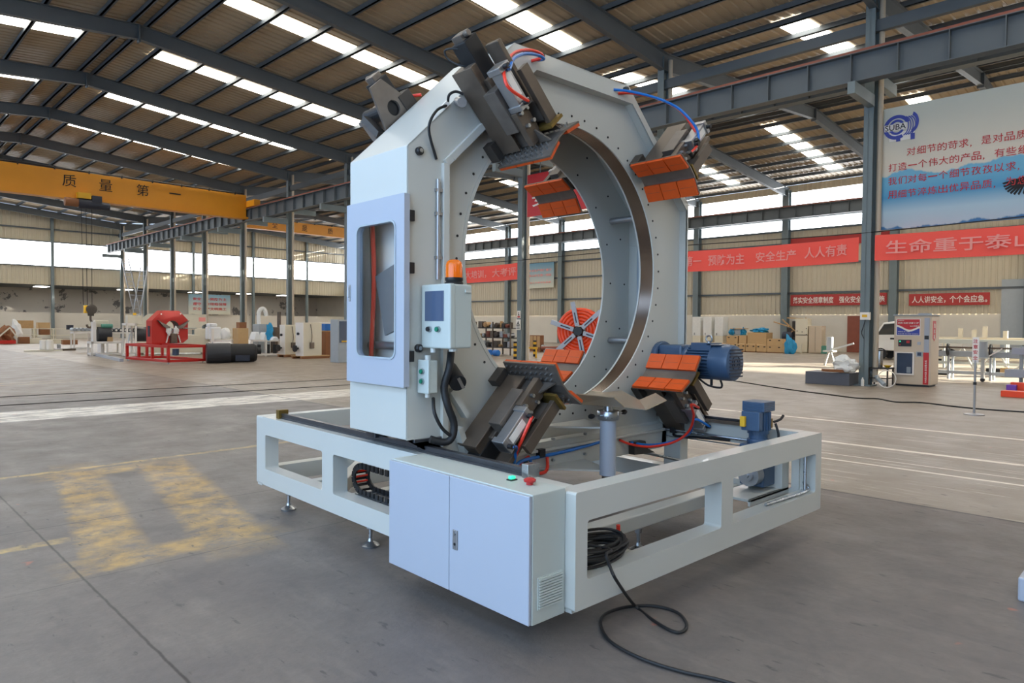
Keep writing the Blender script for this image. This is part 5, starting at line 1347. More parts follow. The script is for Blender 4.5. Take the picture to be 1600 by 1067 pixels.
s6, h6 = carton(1160.5, 39.0, 11, 24, 'tall slatted box between the blue wrap and the large carton', holes=False)
s7, h7 = carton(1182.5, 39.0, 28, 29, 'large tan carton with blue sheeting on its top', d=.9, holes=False)
def tarp(px, depth, z, rx, ry, rz_, lab, mt='tarp_blue', name='plastic_sheet', cat='sheet', seed=1, amp=.3):
    p = fd(px, depth, z) if depth > 0 else fx(px, -depth)+Vector((0, 0, z)); return tag(MB(loc_m(p)).blob((.3, 0, rz_*.7), rx, ry, rz_, amp, seed).build(name, mt, origin=p, smooth=True), lab, cat)
tarp(1184, -39.2, h7+.005, .40, .5, .16, 'crumpled bright blue sheet lying on the large tan carton', seed=3)
p = fx(1150, 39.0)+Vector((0, 0, 2*h5+.004)); o = thing('machine_part', 'dark machine part half wrapped in blue sheet on top of the boxes', 'machine part', p, PHI)
MB(loc_m(p)).box(.1, .6, -.28, .28, .02, .40).build('casting', 'grey_paint', parent=o, bevel=.06); MB(loc_m(p)).blob((.3, .34, .2), .3, .18, .26, .3, 5).blob((.3, -.36, .2), .3, .14, .26, .3, 6).build('wrap', 'tarp_blue', parent=o, smooth=True); MB(loc_m(p)).box(.0, .7, -.5, .4, .42, .46).build('lid_board', 'wood', parent=o)
tarp(1231, -36.25, .0, .16, .28, .56, 'crumpled blue bag slumped at the right end of the box pile', seed=8, name='plastic_bag', cat='bag')
s = Spot(1236, X=39.6)
o = s.thing('scrap_machine', 'dark old machine with wooden planks sticking out beside beige cabinets', 'machine')
s.mb().box(0, .8, -.5, .5, 0, .9).box(.1, .7, -.3, .3, .9, 1.5).cyl((.4, -.1, 1.5), (.4, -.1, 1.9), .2).build('body', 'black_steel', parent=o, bevel=.03); s.mb().cyl((.1, .5, .95), (.1, -.1, .95), .3, n=20).build('drum', 'navy', parent=o)
for a_, b_ in (((0, 1.1, 1.85), (0, .1, 1.55)), ((.1, .6, 2.0), (.1, -.2, 1.3)), ((0, -.1, 1.3), (0, .35, .6)), ((.1, .3, 2.1), (.1, -.7, 2.05)), ((0, -.55, 1.5), (0, -.9, 2.1))): s.mb().bar(a_, b_, .1, .06).build('plank', 'wood', parent=o)
s = Spot(1252, X=38.6)
o = s.thing('steel_cabinet', 'tall pale steel cabinet with knobs left of the beige one', 'cabinet'); s.mb().box(0, .6, -.36, .36, .05, 2.05).box(.05, .55, -.3, .3, 0, .05).build('body', 'cream_paint', parent=o, bevel=.01)
for y, z in ((.25, 1.3), (-.05, 1.25), (-.3, 1.45), (-.3, 1.1)): s.mb().cyl((-.02, y, z), (0, y, z), .03, n=10).build('knob', 'black_plastic', parent=o)
s.mb().box(-.006, 0, -.38, .34, 1.05, 1.09).build('seam', 'black_ink', parent=o)
s = Spot(1274, X=38.6); o = s.thing('steel_cabinet', 'plain beige steel cabinet standing against the flaking wall', 'cabinet'); s.mb().box(0, .6, -.37, .37, .05, 1.62).box(.05, .55, -.4, .4, 0, .05).build('body', 'vend_beige', parent=o, bevel=.01); s.mb().box(-.006, 0, -.005, .005, .1, 1.55).build('door_seam', 'black_ink', parent=o)
s = Spot(1252, X=37.6); solo(s.mb().box(-.05, .05, -.05, .05, 0, .55), s, 'short_post', 'cream_paint', 'short pale post in front of the tall pale cabinet', 'post')
s = Spot(1289, X=38.6); solo(s.mb().box(0, .5, -.24, .24, 0, .46), s, 'plastic_bin', 'green_paint', 'small green bin right of the plain beige cabinet', 'bin', bevel=.02)
struct(BMB().box(XR-.06, XR+.01, 11.9, 13.3, 0, 2.25).build('door_1', 'rail_rust'))
struct(BMB().box(XR-.10, XR-.02, 2.2, 5.4, 0, 4.2).build('door_2', 'grey_paint'))

# ---- seen through the ring: coil of orange pipe on a spoked reel
s = Spot(907, depth=20.0, rz=view_rz(907)-.25)
o = s.thing('pipe_coiler', 'coil of orange corrugated pipe on a reel with pale blue spokes, seen through the ring', 'pipe coiler')
cz = 1.40
cm = s.mb()
for r in (.24, .34, .44, .54, .62):
    for yy in (-.10, .02, .14): cm.lathe([(r+.06*cos(2*pi*i/10), .06*sin(2*pi*i/10)) for i in range(11)], (0, yy, cz), (0, 1, 0), n=40, cap=False)
cm.build('orange_pipe_coil', 'orange_plastic', parent=o, smooth=True)
for i in range(6):
    a = radians(102+60*i); d = Vector((cos(a), 0, sin(a))); c0 = Vector((0, -.24, cz))
    sp = s.mb().bar(c0+d*.15, c0+d*.86, .13, .07, up=(0, 1, 0)).build('spoke', 'panel_paint', parent=o, bevel=.006)
    s.mb().bar(c0+d*.25+Vector((0, -.037, 0)), c0+d*.55+Vector((0, -.037, 0)), .035, .004, up=(0, 1, 0)).build('spoke_slot', 'navy', parent=sp)
s.mb().cyl((0, -.32, cz), (0, .3, cz), .13, n=20).build('hub', 'black_plastic', parent=o, bevel=.01)
s.mb().box(-.12, .12, .25, .45, 0, cz+.1).box(-.5, .5, .0, .8, 0, .08).build('stand', 'panel_paint', parent=o, bevel=.01)
# rack with machine parts
s = Spot(778, depth=36)
rk = s.thing('parts_rack', 'low steel rack loaded with machine parts seen left of the ring column', 'rack')
for z in (.35, .85, 1.35):
    s.mb().box(-.4, .4, -1.35, 1.35, z, z+.05).build('shelf', 'black_steel', parent=rk)
for y in (-1.3, 0, 1.3):
    for x in (-.37, .37): s.mb().box(x-.03, x+.03, y-.03, y+.03, 0, 1.7).build('post', 'dark_steel', parent=rk)
rnd = random.Random(5)
mats = ['aluminium', 'dark_steel', 'plate_steel', 'wood', 'zinc', 'black_steel', 'rail_rust']
protos = []
k = 0
for z in (.40, .90, 1.40):
    y = -1.2
    while y < 1.15:
        wd = rnd.uniform(.14, .30); hh = rnd.uniform(.12, .34); kind = k % 3
        p = s.m @ Vector((-.12, y+wd/2, z)); q = MB(loc_m(p))
        if kind == 0: q.cbox((0, 0, hh/2), .3, wd, hh)
        elif kind == 1: q.cyl((0, 0, 0), (0, 0, hh), wd/2, n=16).cyl((0, 0, hh*.4), (0, 0, hh*.6), wd/2*1.12, n=16)
        else: q.cyl((-.15, 0, wd/2), (.2, 0, wd/2), wd/2, n=16).cyl((-.18, 0, wd/2), (-.15, 0, wd/2), wd/3, n=14)
        tag(q.build('machine_part', mats[(k*5+k//3) % 7], origin=p, bevel=.01), 'assorted metal machine part lying on the low steel rack', 'machine part', 'machine parts on the rack')
        y += wd+rnd.uniform(.03, .12); k += 1
s = Spot(770, depth=34.2)
for y, c_ in ((-.25, 'hose_blue'), (.30, 'hose_blue')):
    p = s.m @ Vector((0, y, 0)); tag(MB(loc_m(p)).cyl((0, -.16, .16), (0, .16, .16), .15, n=16).build('blue_drum', c_, origin=p, bevel=.02), 'blue plastic drum lying before the low steel rack, %s' % ('nearer the column' if y < 0 else 'nearer the portal'), 'drum')
# striped bollards beside the column
for px, py, lab in ((805, 561, 'black and yellow striped bollard touching the left side of the ring column'), (835.5, 557, 'black and yellow striped bollard right of the ring column')):
    s = Spot(px, py); o = s.thing('bollard', lab, 'bollard', 'striped bollards')
    s.mb().cyl((0, 0, 0), (0, 0, .8), .085, n=18).build('post', 'black_plastic', parent=o, bevel=.01)
    for z in (.12, .36, .60): s.mb().cyl((0, 0, z), (0, 0, z+.12), .088, n=18).build('yellow_band', 'yellow_paint', parent=o)
s = Spot(828, depth=33); solo(s.mb().box(-.03, .03, -.5, .5, .42, .5).box(-.03, .03, -.45, -.39, 0, .42).box(-.03, .03, .39, .45, 0, .42), s, 'guard_rail', 'yellow_paint', 'low yellow guard rail behind the right bollard', 'guard rail')
# safety signs on that column
for z, hh, wd, nm, lab, dy in ((1.83, .30, .17, 'safety_sign', 'small white and red safety sign on the ring column, upper of two', .0), (1.36, .42, .24, 'safety_sign', 'white warning sign with a black triangle on the ring column, lower of two', .03)):
    p = bw(XA-.235, yk(2)+.02+dy, z); o = thing(nm, lab, 'sign', p, PHI, 'safety signs on the column')
    pl = MB(loc_m(p)).box(-.01, .01, -wd/2, wd/2, 0, hh).build('plate', 'white_ink', parent=o)
    if hh < .35:
        into(MB(loc_m(p)).box(-.013, -.011, -wd*.4, wd*.4, .02, .085), pl, 'red_button')
        into(MB(loc_m(p)).cyl((-.014, 0, .22), (-.011, 0, .22), .022, n=14)._add([(-.013, -.035, .10), (-.013, .035, .10), (-.013, .02, .19), (-.013, -.02, .19)], [(0, 1, 2, 3)]), pl, 'black_ink')
    else:
        t_ = MB(loc_m(p)); t_._add([(-.013, -.1, .17), (-.013, .1, .17), (-.013, 0, .37), (-.013, -.055, .195), (-.013, .055, .195), (-.013, 0, .31)], [(0, 1, 4, 3), (1, 2, 5, 4), (2, 0, 3, 5)])
        t_._add([(-.0135, -.012, .20), (-.0135, .012, .20), (-.0135, .018, .28), (-.0135, -.018, .28)], [(0, 1, 2, 3)])
        for i in range(3): t_.box(-.013, -.011, -.09, .09, .035+.04*i, .055+.04*i)
        into(t_, pl, 'black_ink')
s = Spot(836, depth=40); o = s.thing('display_shelf', 'low brown framed shelf against the wall right of the ring column', 'shelf'); s.mb().box(0, .3, -.42, .42, .0, .95).build('body', 'wood_brown', parent=o)
for y in (-.28, 0, .28): s.mb().box(-.01, 0, y-.11, y+.11, .26, .9).build('panel', 'carton', parent=o)
s = Spot(862, depth=39)
for i, (y, l_, m_) in enumerate(((-.5, 1.3, 'grey_paint'), (-.1, 1.6, 'rail_rust'), (.3, 1.2, 'zinc'), (0, 1.5, 'dark_steel'))):
    p = s.m @ Vector((.25*i-.3, y, 0)); tag(MB(loc_m(p)).cyl((0, -l_/2, .12+.14*(i % 2)), (0, l_/2, .12+.10*(i % 3)), .11, n=12).box(-.1, .1, -.4, .4, 0, .14).build('scrap_bar', m_, origin=p), 'scrap metal bar lying by the wall left of the orange coil', 'scrap metal', 'scrap bars by the wall')

# ---- left side of the hall: red ring machine
N_, Lf, Rt = fl(262, 569), fl(203, 563), fl(322, 566.5)
ax = (Rt-N_); ax.z = 0; lr = ax.length; ax.normalize(); rzr = math.atan2(ax.y, ax.x); lf = (Lf-N_).length
o = thing('red_ring_machine', 'red octagonal ring machine with grey jaws on a red frame', 'machine', N_, rzr)
mm = loc_m(N_, rzr)
ll = lf*.98
for (x0, x1, y0, y1, z0, z1) in ((0, lr, 0, .09, .60, .70), (0, lr, ll-.09, ll, .60, .70), (0, .09, 0, ll, .60, .70), (lr-.09, lr, 0, ll, .60, .70), (0, lr, 0, .09, .06, .16), (0, lr, ll-.09, ll, .06, .16), (0, .09, 0, ll, .06, .16), (lr-.09, lr, 0, ll, .06, .16)):
    MB(mm).box(x0, x1, y0, y1, z0, z1).build('frame_beam', 'machine_red', parent=o, bevel=.008)
for x, y in ((0, 0), (lr-.09, 0), (0, ll-.09), (lr-.09, ll-.09), (0, ll*.36), (0, ll*.68), (lr*.52, ll-.09)): MB(mm).box(x, x+.09, y, y+.09, .16, .60).build('frame_post', 'machine_red', parent=o)
for x, y in ((.05, .05), (lr-.1, .05), (.05, ll-.1)): MB(mm).cyl((x, y, 0), (x, y, .06), .03, n=10).build('foot', 'zinc', parent=o)
bx0_, bx1_ = .10, 1.52; by = ll*.42
oct_ = [(bx0_, .74), (bx0_, 1.62), (bx0_+.42, 2.02), (bx1_-.36, 2.02), (bx1_, 1.66), (bx1_, .9), (bx1_-.2, .74)]
ce = (bx0_+.80, 1.36)
bd_ = MB(mm).mesh(plate([oct_, circle(ce[0], ce[1], .27, 28)], .02), Matrix(((1, 0, 0, 0), (0, 0, -1, by), (0, 1, 0, 0), (0, 0, 0, 1)))).mesh(plate([oct_, circle(ce[0], ce[1], .27, 28)], .02), Matrix(((1, 0, 0, 0), (0, 0, -1, by+.42), (0, 1, 0, 0), (0, 0, 0, 1))))
for i in range(len(oct_)):
    (xa, za), (xb, zb) = oct_[i], oct_[(i+1) % len(oct_)]; bd_._add([(xa, by, za), (xb, by, zb), (xb, by+.42, zb), (xa, by+.42, za)], [(0, 1, 2, 3)])
bd_.build('housing', 'machine_red', parent=o)
MB(mm).lathe([(.27, 0), (.27, .4), (.30, .4), (.30, 0), (.27, 0)], (ce[0], by, ce[1]), (0, 1, 0), n=28, cap=False).build('ring', 'black_steel', parent=o, smooth=True)
for sg_ in (-1, 1):
    MB(mm).prism([(ce[0]+sg_*.15, by-.1, ce[1]+.02), (ce[0]+sg_*.62, by-.1, ce[1]+.28), (ce[0]+sg_*.40, by-.1, ce[1]+.02), (ce[0]+sg_*.2, by-.1, ce[1]-.06)], (0, -.06, 0), (0, .06, 0)).build('jaw', 'plate_steel', parent=o)
    MB(mm).bar((ce[0]+sg_*.28, by-.08, .76), (ce[0]+sg_*.20, by-.08, 1.05), .04, .04).build('strut', 'white_ink', parent=o)
    MB(mm).blob((ce[0]-.05+sg_*.14, by-.12, ce[1]-.14), .10, .06, .17, .2, 3+sg_, flat=False).build('wrapped_roller', 'plastic_film', parent=o, smooth=True)
MB(mm).box(ce[0]-.12, ce[0]+.12, by-.16, by-.02, .74, 1.12).build('centre_slide', 'dark_steel', parent=o)
MB(mm).cyl((ce[0]+.2, by-.06, ce[1]-.03), (ce[0]+.95, by-.06, ce[1]-.03), .02, n=8).build('rod', 'zinc', parent=o)
MB(mm).box(bx0_-.012, bx0_, by+.13, by+.3, 1.0, 1.42).build('side_window', 'navy', parent=o)
for x, z in ((bx0_+.36, 1.88), (bx1_-.3, 1.9)): MB(mm).cyl((x, by-.03, z), (x, by-.02, z), .03, n=10).build('lifting_hole', 'white_ink', parent=o)
MB(mm).cyl((.5, .4, .30), (.5, .4, .55), .12, n=14).build('drive_motor', 'motor_blue', parent=o)
# black roll
s = Spot(364, 567.5, rz=view_rz(364)+.12)
o = s.thing('black_motor', 'large black cylinder motor lying on the floor right of the red machine', 'motor')
L0 = 1.82; R0 = .385
s.mb().cyl((-L0/2, .4, R0), (-.05, .4, R0), R0, n=36).build('drum', 'black_pipe', parent=o, bevel=.02)
s.mb().cyl((-.05, .4, R0*.98), (L0/2-.1, .4, R0*.98), R0*.95, R0*.93, n=36).cyl((L0/2-.1, .4, R0*.98), (L0/2, .4, R0*.98), R0*.93, R0*.8, n=36).build('fan_end', 'black_rubber', parent=o)
s.mb().box(.1, .62, .02, .1, .08, .30).build('terminal_cover', 'navy', parent=o)
s.mb().cyl((L0/2+.03, .3, .46), (L0/2+.16, .3, .46), .13, n=18).build('end_wheel', 'black_rubber', parent=o)
tarp(321, 27.2, 0, .08, .15, .42, 'pale plastic bag between the red frame and the black cylinder', 'plastic_film', 'plastic_bag', 'bag', 4, .2)
# white frames and machines left of the red machine
def frame_table(name, lab, px, py, wpx, dpt, h, mt, top='white_ink', cat='table', rz=None, group=None, depth=None):
    s = Spot(px, py, depth, rz); w_ = wpx*s.k; o = s.thing(name, lab, cat, group)
    for (x0, x1, y0, y1) in ((-w_/2, w_/2, 0, .08), (-w_/2, w_/2, dpt-.08, dpt), (-w_/2, -w_/2+.08, 0, dpt), (w_/2-.08, w_/2, 0, dpt)):
        s.mb().box(x0, x1, y0, y1, h-.10, h).build('top_beam', top, parent=o); s.mb().box(x0, x1, y0, y1, .05, .13).build('floor_beam', top, parent=o)
    s.mb().box(-w_/2+.01, w_/2-.01, .01, dpt-.01, h-.03, h).build('table_top', top, parent=o)
    n = max(2, int(w_/.55)+1)
    for i in range(n):
        x = -w_/2+.04+(w_-.08)*i/(n-1)
        for y in (.04, dpt-.04): s.mb().box(x-.035, x+.035, y-.035, y+.035, 0, h-.1).build('leg', top, parent=o)
    return s, o, w_
s, o, w_ = frame_table('barrel_machine', 'white steel machine frame carrying a black barrel, left of the red machine', 168, 556, 44, .9, .66, 'white_ink', rz=view_rz(168)+.2, cat='machine')
s.mb().cyl((-.35, .3, .98), (.2, .3, .98), .34, n=28).build('barrel', 'black_pipe', parent=o, bevel=.02); s.mb().box(-.55, -.42, .1, .5, .66, 1.55).build('column', 'white_ink', parent=o); s.mb().box(-.42, .12, .35, .7, 1.2, 1.62).build('gearbox', 'cream_paint', parent=o, bevel=.02); s.mb().cyl((-.2, .2, 1.36), (.25, .2, 1.36), .1, n=16).build('motor', 'green_paint', parent=o); s.mb().box(.0, .22, -.02, .1, .66, .86).build('block', 'carton', parent=o)
a_, b_ = fl(146, 555), fl(190, 565); d_ = (b_-a_).normalized(); tag(MB().bar(a_+Vector((0, 0, .06)), b_+Vector((0, 0, .06)), .14, .11).build('square_tube', 'panel_paint', origin=a_), 'white square steel tube lying on the floor before the white frame', 'steel tube')
s, o, w_ = frame_table('roller_table', 'white roller table with grey rollers on top, left of the white column', 130, 547, 26, .8, 1.0, 'white_ink', rz=view_rz(130)+.2)
for i in range(5): s.mb().cyl((-w_/2+.06+i*(w_-.12)/4, 0.02, 1.12), (-w_/2+.06+i*(w_-.12)/4, .78, 1.12), .09, n=14).build('roller', 'grey_paint', parent=o)
s, o, w_ = frame_table('barrel_machine', 'slim white upright frame with second black barrel beside the red machine', 206, 558, 15, .9, 1.5, 'white_ink', cat='machine', rz=view_rz(206)+.2)
s.mb().cyl((.25, .5, .98), (.75, .5, .98), .30, n=24).build('barrel', 'black_pipe', parent=o, bevel=.02); s.mb().box(-.1, .5, .3, .8, 1.45, 1.85).build('head', 'cream_paint', parent=o, bevel=.02); s.mb().box(.12, .25, .28, .36, 1.86, 1.97).build('yellow_cap', 'yellow_paint', parent=o)
s = Spot(186, depth=33); o = s.thing('roller_stack', 'row of black rollers with white bands behind the black barrel', 'rollers'); s.mb().box(-.9, .9, -.3, .3, .0, .08).box(-.85, -.78, -.3, .3, 0, 1.05).box(.78, .85, -.3, .3, 0, 1.05).box(-.9, .9, -.3, .3, 1.0, 1.06).build('stand', 'white_ink', parent=o)
for i in range(6): s.mb().cyl((-.4+.2*i, -.3, 1.16), (-.4+.2*i, .3, 1.16), .09, n=14).build('roller', 'black_pipe', parent=o); s.mb().cyl((-.4+.2*i, -.32, 1.16), (-.4+.2*i, -.30, 1.16), .05, n=10).build('roller_end', 'white_ink', parent=o)
# hopper and beige machine behind the red one
s = Spot(268, depth=33, rz=view_rz(268)); o = s.thing('hopper_machine', 'large cream machine with a sloping hood behind the red ring machine', 'machine')
s.mb().box(-1.5, 1.6, 0, 1.0, .1, .95).build('bed', 'cream_paint', parent=o, bevel=.02); s.mb().prism([(-1.7, 0, 1.35), (-1.0, 0, 1.95), (1.55, 0, 1.95), (1.55, 0, 1.5), (1.0, 0, 1.2)], (0, .2, 0), (0, .9, 0)).build('hood', 'cream_paint', parent=o); s.mb().box(1.0, 1.9, .1, .7, .6, 1.25).build('head', 'cream_paint', parent=o, bevel=.02); s.mb().cyl((1.7, -.1, .95), (1.7, .1, .95), .22, n=18).build('handwheel', 'black_plastic', parent=o)
for x in (-1.3, 1.4): s.mb().box(x-.1, x+.1, .2, .8, 0, .12).build('foot', 'cream_paint', parent=o)
s.mb().box(1.2, 1.5, .19, .2, 1.6, 1.8).build('red_label', 'faded_ink', parent=o)
# drums on the plank, can, scrap
s = Spot(69, 549, rz=view_rz(69)); solo(s.mb().box(-.85, .8, 0, .7, .0, .06), s, 'plank', 'cream_paint', 'pale board on the floor under the two white drums', 'board')
for px, lab in ((67.5, 'white drum standing on the pale board, left of two'), (77.5, 'white drum standing on the pale board, right of two')):
    p = fd(px, 36.2, .06); tag(MB(loc_m(p)).lathe([(.15, 0), (.17, .02), (.17, .44), (.15, .49), (.10, .50)]).build('drum', 'white_ink', origin=p, smooth=True), lab, 'drum', 'white drums')
p = fl(92, 544.5); tag(MB(loc_m(p)).lathe([(.10, 0), (.10, .24), (.09, .25)]).build('steel_can', 'zinc', origin=p, smooth=True), 'small shiny can beside the two white drums', 'can')
s = Spot(100, 547); solo(s.mb().box(-.5, .4, -.7, .1, 0, .1), s, 'scrap_strip', 'dark_steel', 'dark scrap strips on the floor before the roller table', 'scrap metal')
# far left store: crates, racks and boxes
for (px, dp_, z, wd, dpt, hh, mt, nm, lab, cat) in (
    (40, 50, 1.025, .98, .6, .56, 'wood', 'crate', 'wooden crate standing on the leftmost cream rack', 'crate'),
    (69, 50, 1.025, .75, .6, .42, 'carton', 'crate', 'brown carton on top of the middle cream rack', 'carton'),
    (70.5, 50, .555, .6, .55, .40, 'wood_brown', 'crate', 'dark brown crate on the lower shelf of the middle cream rack', 'crate'),
    (38, 47, 0, .62, .5, .46, 'wood_brown', 'carton_box', 'brown carton on the floor before the cream racks', 'carton'),
    (110, 46, 0, .85, .5, .30, 'wood_brown', 'carton_box', 'low brown carton on the floor beside the roller table', 'carton'),
    (110, 50, .95, .4, .3, .32, 'navy', 'tool_box', 'dark blue box standing on the cream rack at far left', 'box'),
    (56, 47.5, 0, .7, .5, .35, 'cream_paint', 'crate', 'cream wooden case on the floor before the cream racks', 'case'),
    (86, 47.5, 0, .9, .5, .30, 'cream_paint', 'crate', 'wide cream case on the floor right of the drums', 'case')):
    p = fd(px, dp_, z); tag(MB(loc_m(p)).box(-wd/2, wd/2, 0, dpt, 0, hh).build(nm, mt, origin=p, bevel=.01), lab, cat)
for px, lab in ((40, 'cream steel rack holding crates, left of two at far left'), (70, 'cream steel rack holding a dark crate, middle one at far left'), (100, 'cream steel rack nearest the roller table at far left')):
    s = Spot(px, depth=50); o = s.thing('storage_rack', lab, 'rack', 'cream racks at the far left')
    for x in (-.65, .65):
        for y in (0, .6): s.mb().box(x-.04, x+.04, y-.04, y+.04, 0, .97).build('post', 'cream_paint', parent=o)
    for z in (.5, .97): s.mb().box(-.7, .7, -.04, .64, z, z+.05).build('shelf', 'cream_paint', parent=o)
p = fd(9, 46); o = thing('scrap_heap', 'heap of brown scrap with a red part at the left edge', 'scrap heap', p, PHI)
MB(loc_m(p)).blob((0, .3, .45), .52, .5, .62, .35, 2).build('heap', 'wood_brown', parent=o, smooth=True); MB(loc_m(p)).box(-.5, .5, -.35, -.1, .02, .25).build('red_part', 'machine_red', parent=o); MB(loc_m(p)).bar((-.6, -.2, .3), (.2, -.2, 1.1), .08, .08).bar((.6, -.25, .4), (.2, -.2, 1.1), .08, .08).build('bar', 'cream_paint', parent=o)
tarp(17, 48, 0, .35, .35, .9, 'white wrapped heap behind the brown scrap at the left edge', 'bag_white', 'wrapped_part', 'wrapped part', 7, .2)
# right part of the left background
s = Spot(350, depth=31, rz=view_rz(350)); s_, o, w_ = frame_table('work_table', 'white steel table piled with wrapped parts behind the black cylinder', 346, None, 34, .9, .78, 'white_ink', rz=view_rz(350), depth=31)
p = fd(338, 31.2, .783); o = thing('wrapped_bale', 'big white wrapped bale on the white table', 'bale', p, PHI)
MB(loc_m(p)).box(-.28, .26, .05, .6, 0, .58).box(-.26, .10, .08, .55, .58, .74).build('bale', 'bag_white', parent=o, bevel=.06); MB(loc_m(p)).box(-.285, .265, .20, .23, 0, .585).build('strap', 'cream_paint', parent=o)
p = fd(356, 31.4, .783); tag(MB(loc_m(p)).blob((0, .3, .24), .24, .28, .30, .08, 5).build('wrapped_bale', 'bag_white', origin=p, smooth=True), 'round white bag beside the bale on the white table', 'bale')
s = Spot(332, depth=29.5); solo(s.mb().box(-.05, .05, -.05, .05, 0, 1.28), s, 'post', 'white_ink', 'thin white post with a dark cap beside the wrapped bale', 'post')
for (px, dp_, z, wd, dpt, hh, mt, nm, lab, cat) in ((380, 33, 0, .52, .6, 1.30, 'carton', 'crate', 'tall pale crate right of the round white bag', 'crate'), (380, 33.1, 1.303, .34, .4, .28, 'wood_brown', 'crate', 'small brown crate on the tall pale crate', 'crate')):
    p = fd(px, dp_, z); tag(MB(loc_m(p)).box(-wd/2, wd/2, 0, dpt, 0, hh).build(nm, mt, origin=p, bevel=.01), lab, cat)
s, o, w_ = frame_table('work_table', 'white steel frame table with draped white parts left of the handwheel cabinets', 416, 557, 44, 1.0, .80, 'white_ink', rz=view_rz(416)+.05)
for x in (-.3, .1, .4): s.mb().box(x-.08, x+.08, .3, .5, .13, .55).build('valve_block', 'black_plastic', parent=o)
for px, wd, hh, lab in ((403, .30, .36, 'white wrapped part at the left end of the frame table'), (418, .34, .34, 'white draped wedge in the middle of the frame table'), (431, .36, .16, 'low white sheet at the right end of the frame table')):
    p = fd(px, 30.0, .803); tag(MB(loc_m(p)).prism([(-wd/2, .05, 0), (wd/2, .05, 0), (wd*.28, .05, hh), (-wd*.15, .05, hh)], (0, 0, 0), (0, .55, 0)).build('draped_part', 'bag_white', origin=p, bevel=.03), lab, 'draped part')
tarp(411, 29.9, .803, .16, .06, .40, 'blue sheet standing between the white draped parts on the frame table', seed=2)
s = Spot(410, depth=34); o = s.thing('wrapped_machine', 'arm shaped machine wrapped in white film behind the frame table', 'wrapped machine'); s.mb().box(-.3, .3, -.2, .4, 0, 1.5).build('column', 'grey_paint', parent=o); s.mb().tube([(-.18, 0, 1.5), (-.18, 0, 2.05), (-.05, 0, 2.25), (.12, 0, 2.2), (.2, 0, 1.9)], .10, 8).build('wrapped_arm_tube', 'bag_white', parent=o, smooth=True)
s = Spot(436, depth=34); solo(s.mb().box(-.3, .3, -.2, .3, 0, 1.35).cyl((0, 0, 1.35), (0, 0, 2.1), .09, n=12), s, 'drill_press', 'dark_steel', 'dark column machine standing left of the rain pipe column', 'machine')
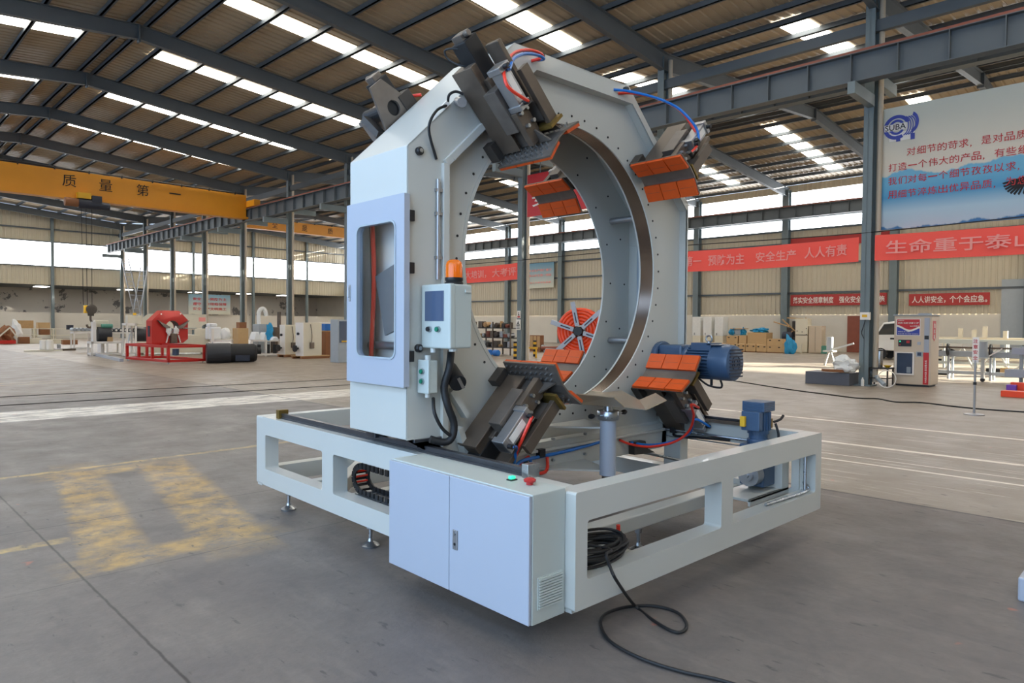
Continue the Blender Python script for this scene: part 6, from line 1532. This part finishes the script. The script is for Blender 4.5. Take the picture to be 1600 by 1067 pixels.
# handwheel cabinets on pallets
for px, py, wpx, hpx, dpt, lab, gl in ((453, 553.5, 10.5, 46, .9, 'white cabinet with a black handwheel on a pallet, left of two', 'pallet under the left white handwheel cabinet'), (482, 556, 16, 52, .95, 'wider white cabinet with a black handwheel on a pallet, right of two', 'pallet under the right white handwheel cabinet')):
    s = Spot(px, py+4.5, rz=view_rz(px)+.62); w_ = wpx*s.k*1.25; h_ = hpx*s.k
    pl = s.thing('pallet', gl, 'pallet', 'wooden pallets')
    for i in range(4): s.mb().box(-w_/2-.1, dpt*1.15, -.05+i*(w_+.1)/3*1.0, .10+i*(w_+.1)/3*1.0, .10, .13).build('board', 'wood', parent=pl)
    for y in (0, w_+.05): s.mb().box(-w_/2-.1, dpt*1.15, y-.03, y+.07, 0, .10).build('runner', 'wood_brown', parent=pl)
    m2 = loc_m(s.p+Vector((0, 0, .13)), s.rz)
    o = thing('handwheel_cabinet', lab, 'machine', s.p+Vector((0, 0, .13)), s.rz, 'white handwheel cabinets')
    # front face looks along local -x (towards the camera left), depth runs along +x
    m2 = m2 @ Matrix.Rotation(0, 4, 'Z')
    MB(m2).box(-.25, dpt-.25, 0, w_, 0, h_).build('body', 'cream_paint', parent=o, bevel=.01); MB(m2).box(-.27, -.25, .0, w_, 0, h_).build('front_panel', 'white_ink', parent=o)
    MB(m2).cyl((-.27, w_*.62, h_*.22), (-.42, w_*.62, h_*.22), .04, n=10).lathe([(.15, 0), (.15, .06), (.05, .07)], (-.42, w_*.62, h_*.22), (-1, 0, 0), n=20).build('handwheel', 'black_plastic', parent=o)
    MB(m2).cyl((-.27, w_*.6, h_*.66), (-.33, w_*.6, h_*.66), .06, n=12).build('knob', 'black_plastic', parent=o)
    MB(m2).tube([(.1, -.02, h_*.95), (.15, -.05, h_*.6), (.1, -.05, h_*.3)], .015, 6).box(.05, .25, -.08, -.01, h_*.22, h_*.4).build('pipework', 'dark_steel', parent=o)
s = Spot(519, depth=32); o = s.thing('wooden_cabinet', 'reddish brown wooden cabinet right of the white handwheel cabinets', 'cabinet'); s.mb().box(-.34, .34, 0, .6, 0, 1.18).build('body', 'wood_brown', parent=o, bevel=.03); s.mb().box(-.36, .36, -.02, .62, 1.18, 1.22).build('top', 'wood', parent=o)
p = fd(519, 32, 1.222); o = thing('plastic_crate', 'blue plastic crate with white lid on the brown wooden cabinet', 'crate', p, PHI); MB(loc_m(p)).box(-.32, .32, .05, .55, 0, .32).build('crate', 'hose_blue', parent=o, bevel=.02); MB(loc_m(p)).box(-.35, .35, .02, .58, .32, .38).build('lid', 'white_ink', parent=o, bevel=.01)
s = Spot(537, depth=27.5); o = s.thing('test_cabinet', 'grey glass-fronted cabinet partly hidden behind the window door side', 'cabinet'); s.mb().box(-.25, .4, 0, .6, 0, 1.72).build('body', 'grey_paint', parent=o, bevel=.01); s.mb().box(-.2, .36, -.012, 0, .8, 1.65).build('glass_front', 'screen', parent=o); s.mb().box(-.1, .2, -.02, -.012, .82, .88).build('yellow_label', 'yellow_paint', parent=o)
# two crossed ladders by the far column
for (pa, pb, lab) in (((196, 405), (226, 500), 'left leaning aluminium ladder by the end of the crane runway'), ((226, 416), (205, 505), 'right leaning aluminium ladder crossing the other one')):
    D1 = 46.0; A3 = fd(pa[0], D1); A3.z = zat(A3, pa[1]); B3 = fd(pb[0], D1-1.2); B3.z = 0
    dd = (B3-A3).normalized(); sx_ = Vector((_r.x, _r.y, 0)).normalized()*.22; n = int((B3-A3).length/.32)
    ld = MB().bar(A3-sx_, B3-sx_, .05, .05).bar(A3+sx_, B3+sx_, .05, .05)
    for i in range(1, n): q = A3+(B3-A3)*i/n; ld.bar(q-sx_, q+sx_, .03, .03)
    tag(ld.build('ladder', 'aluminium', origin=B3), lab, 'ladder')
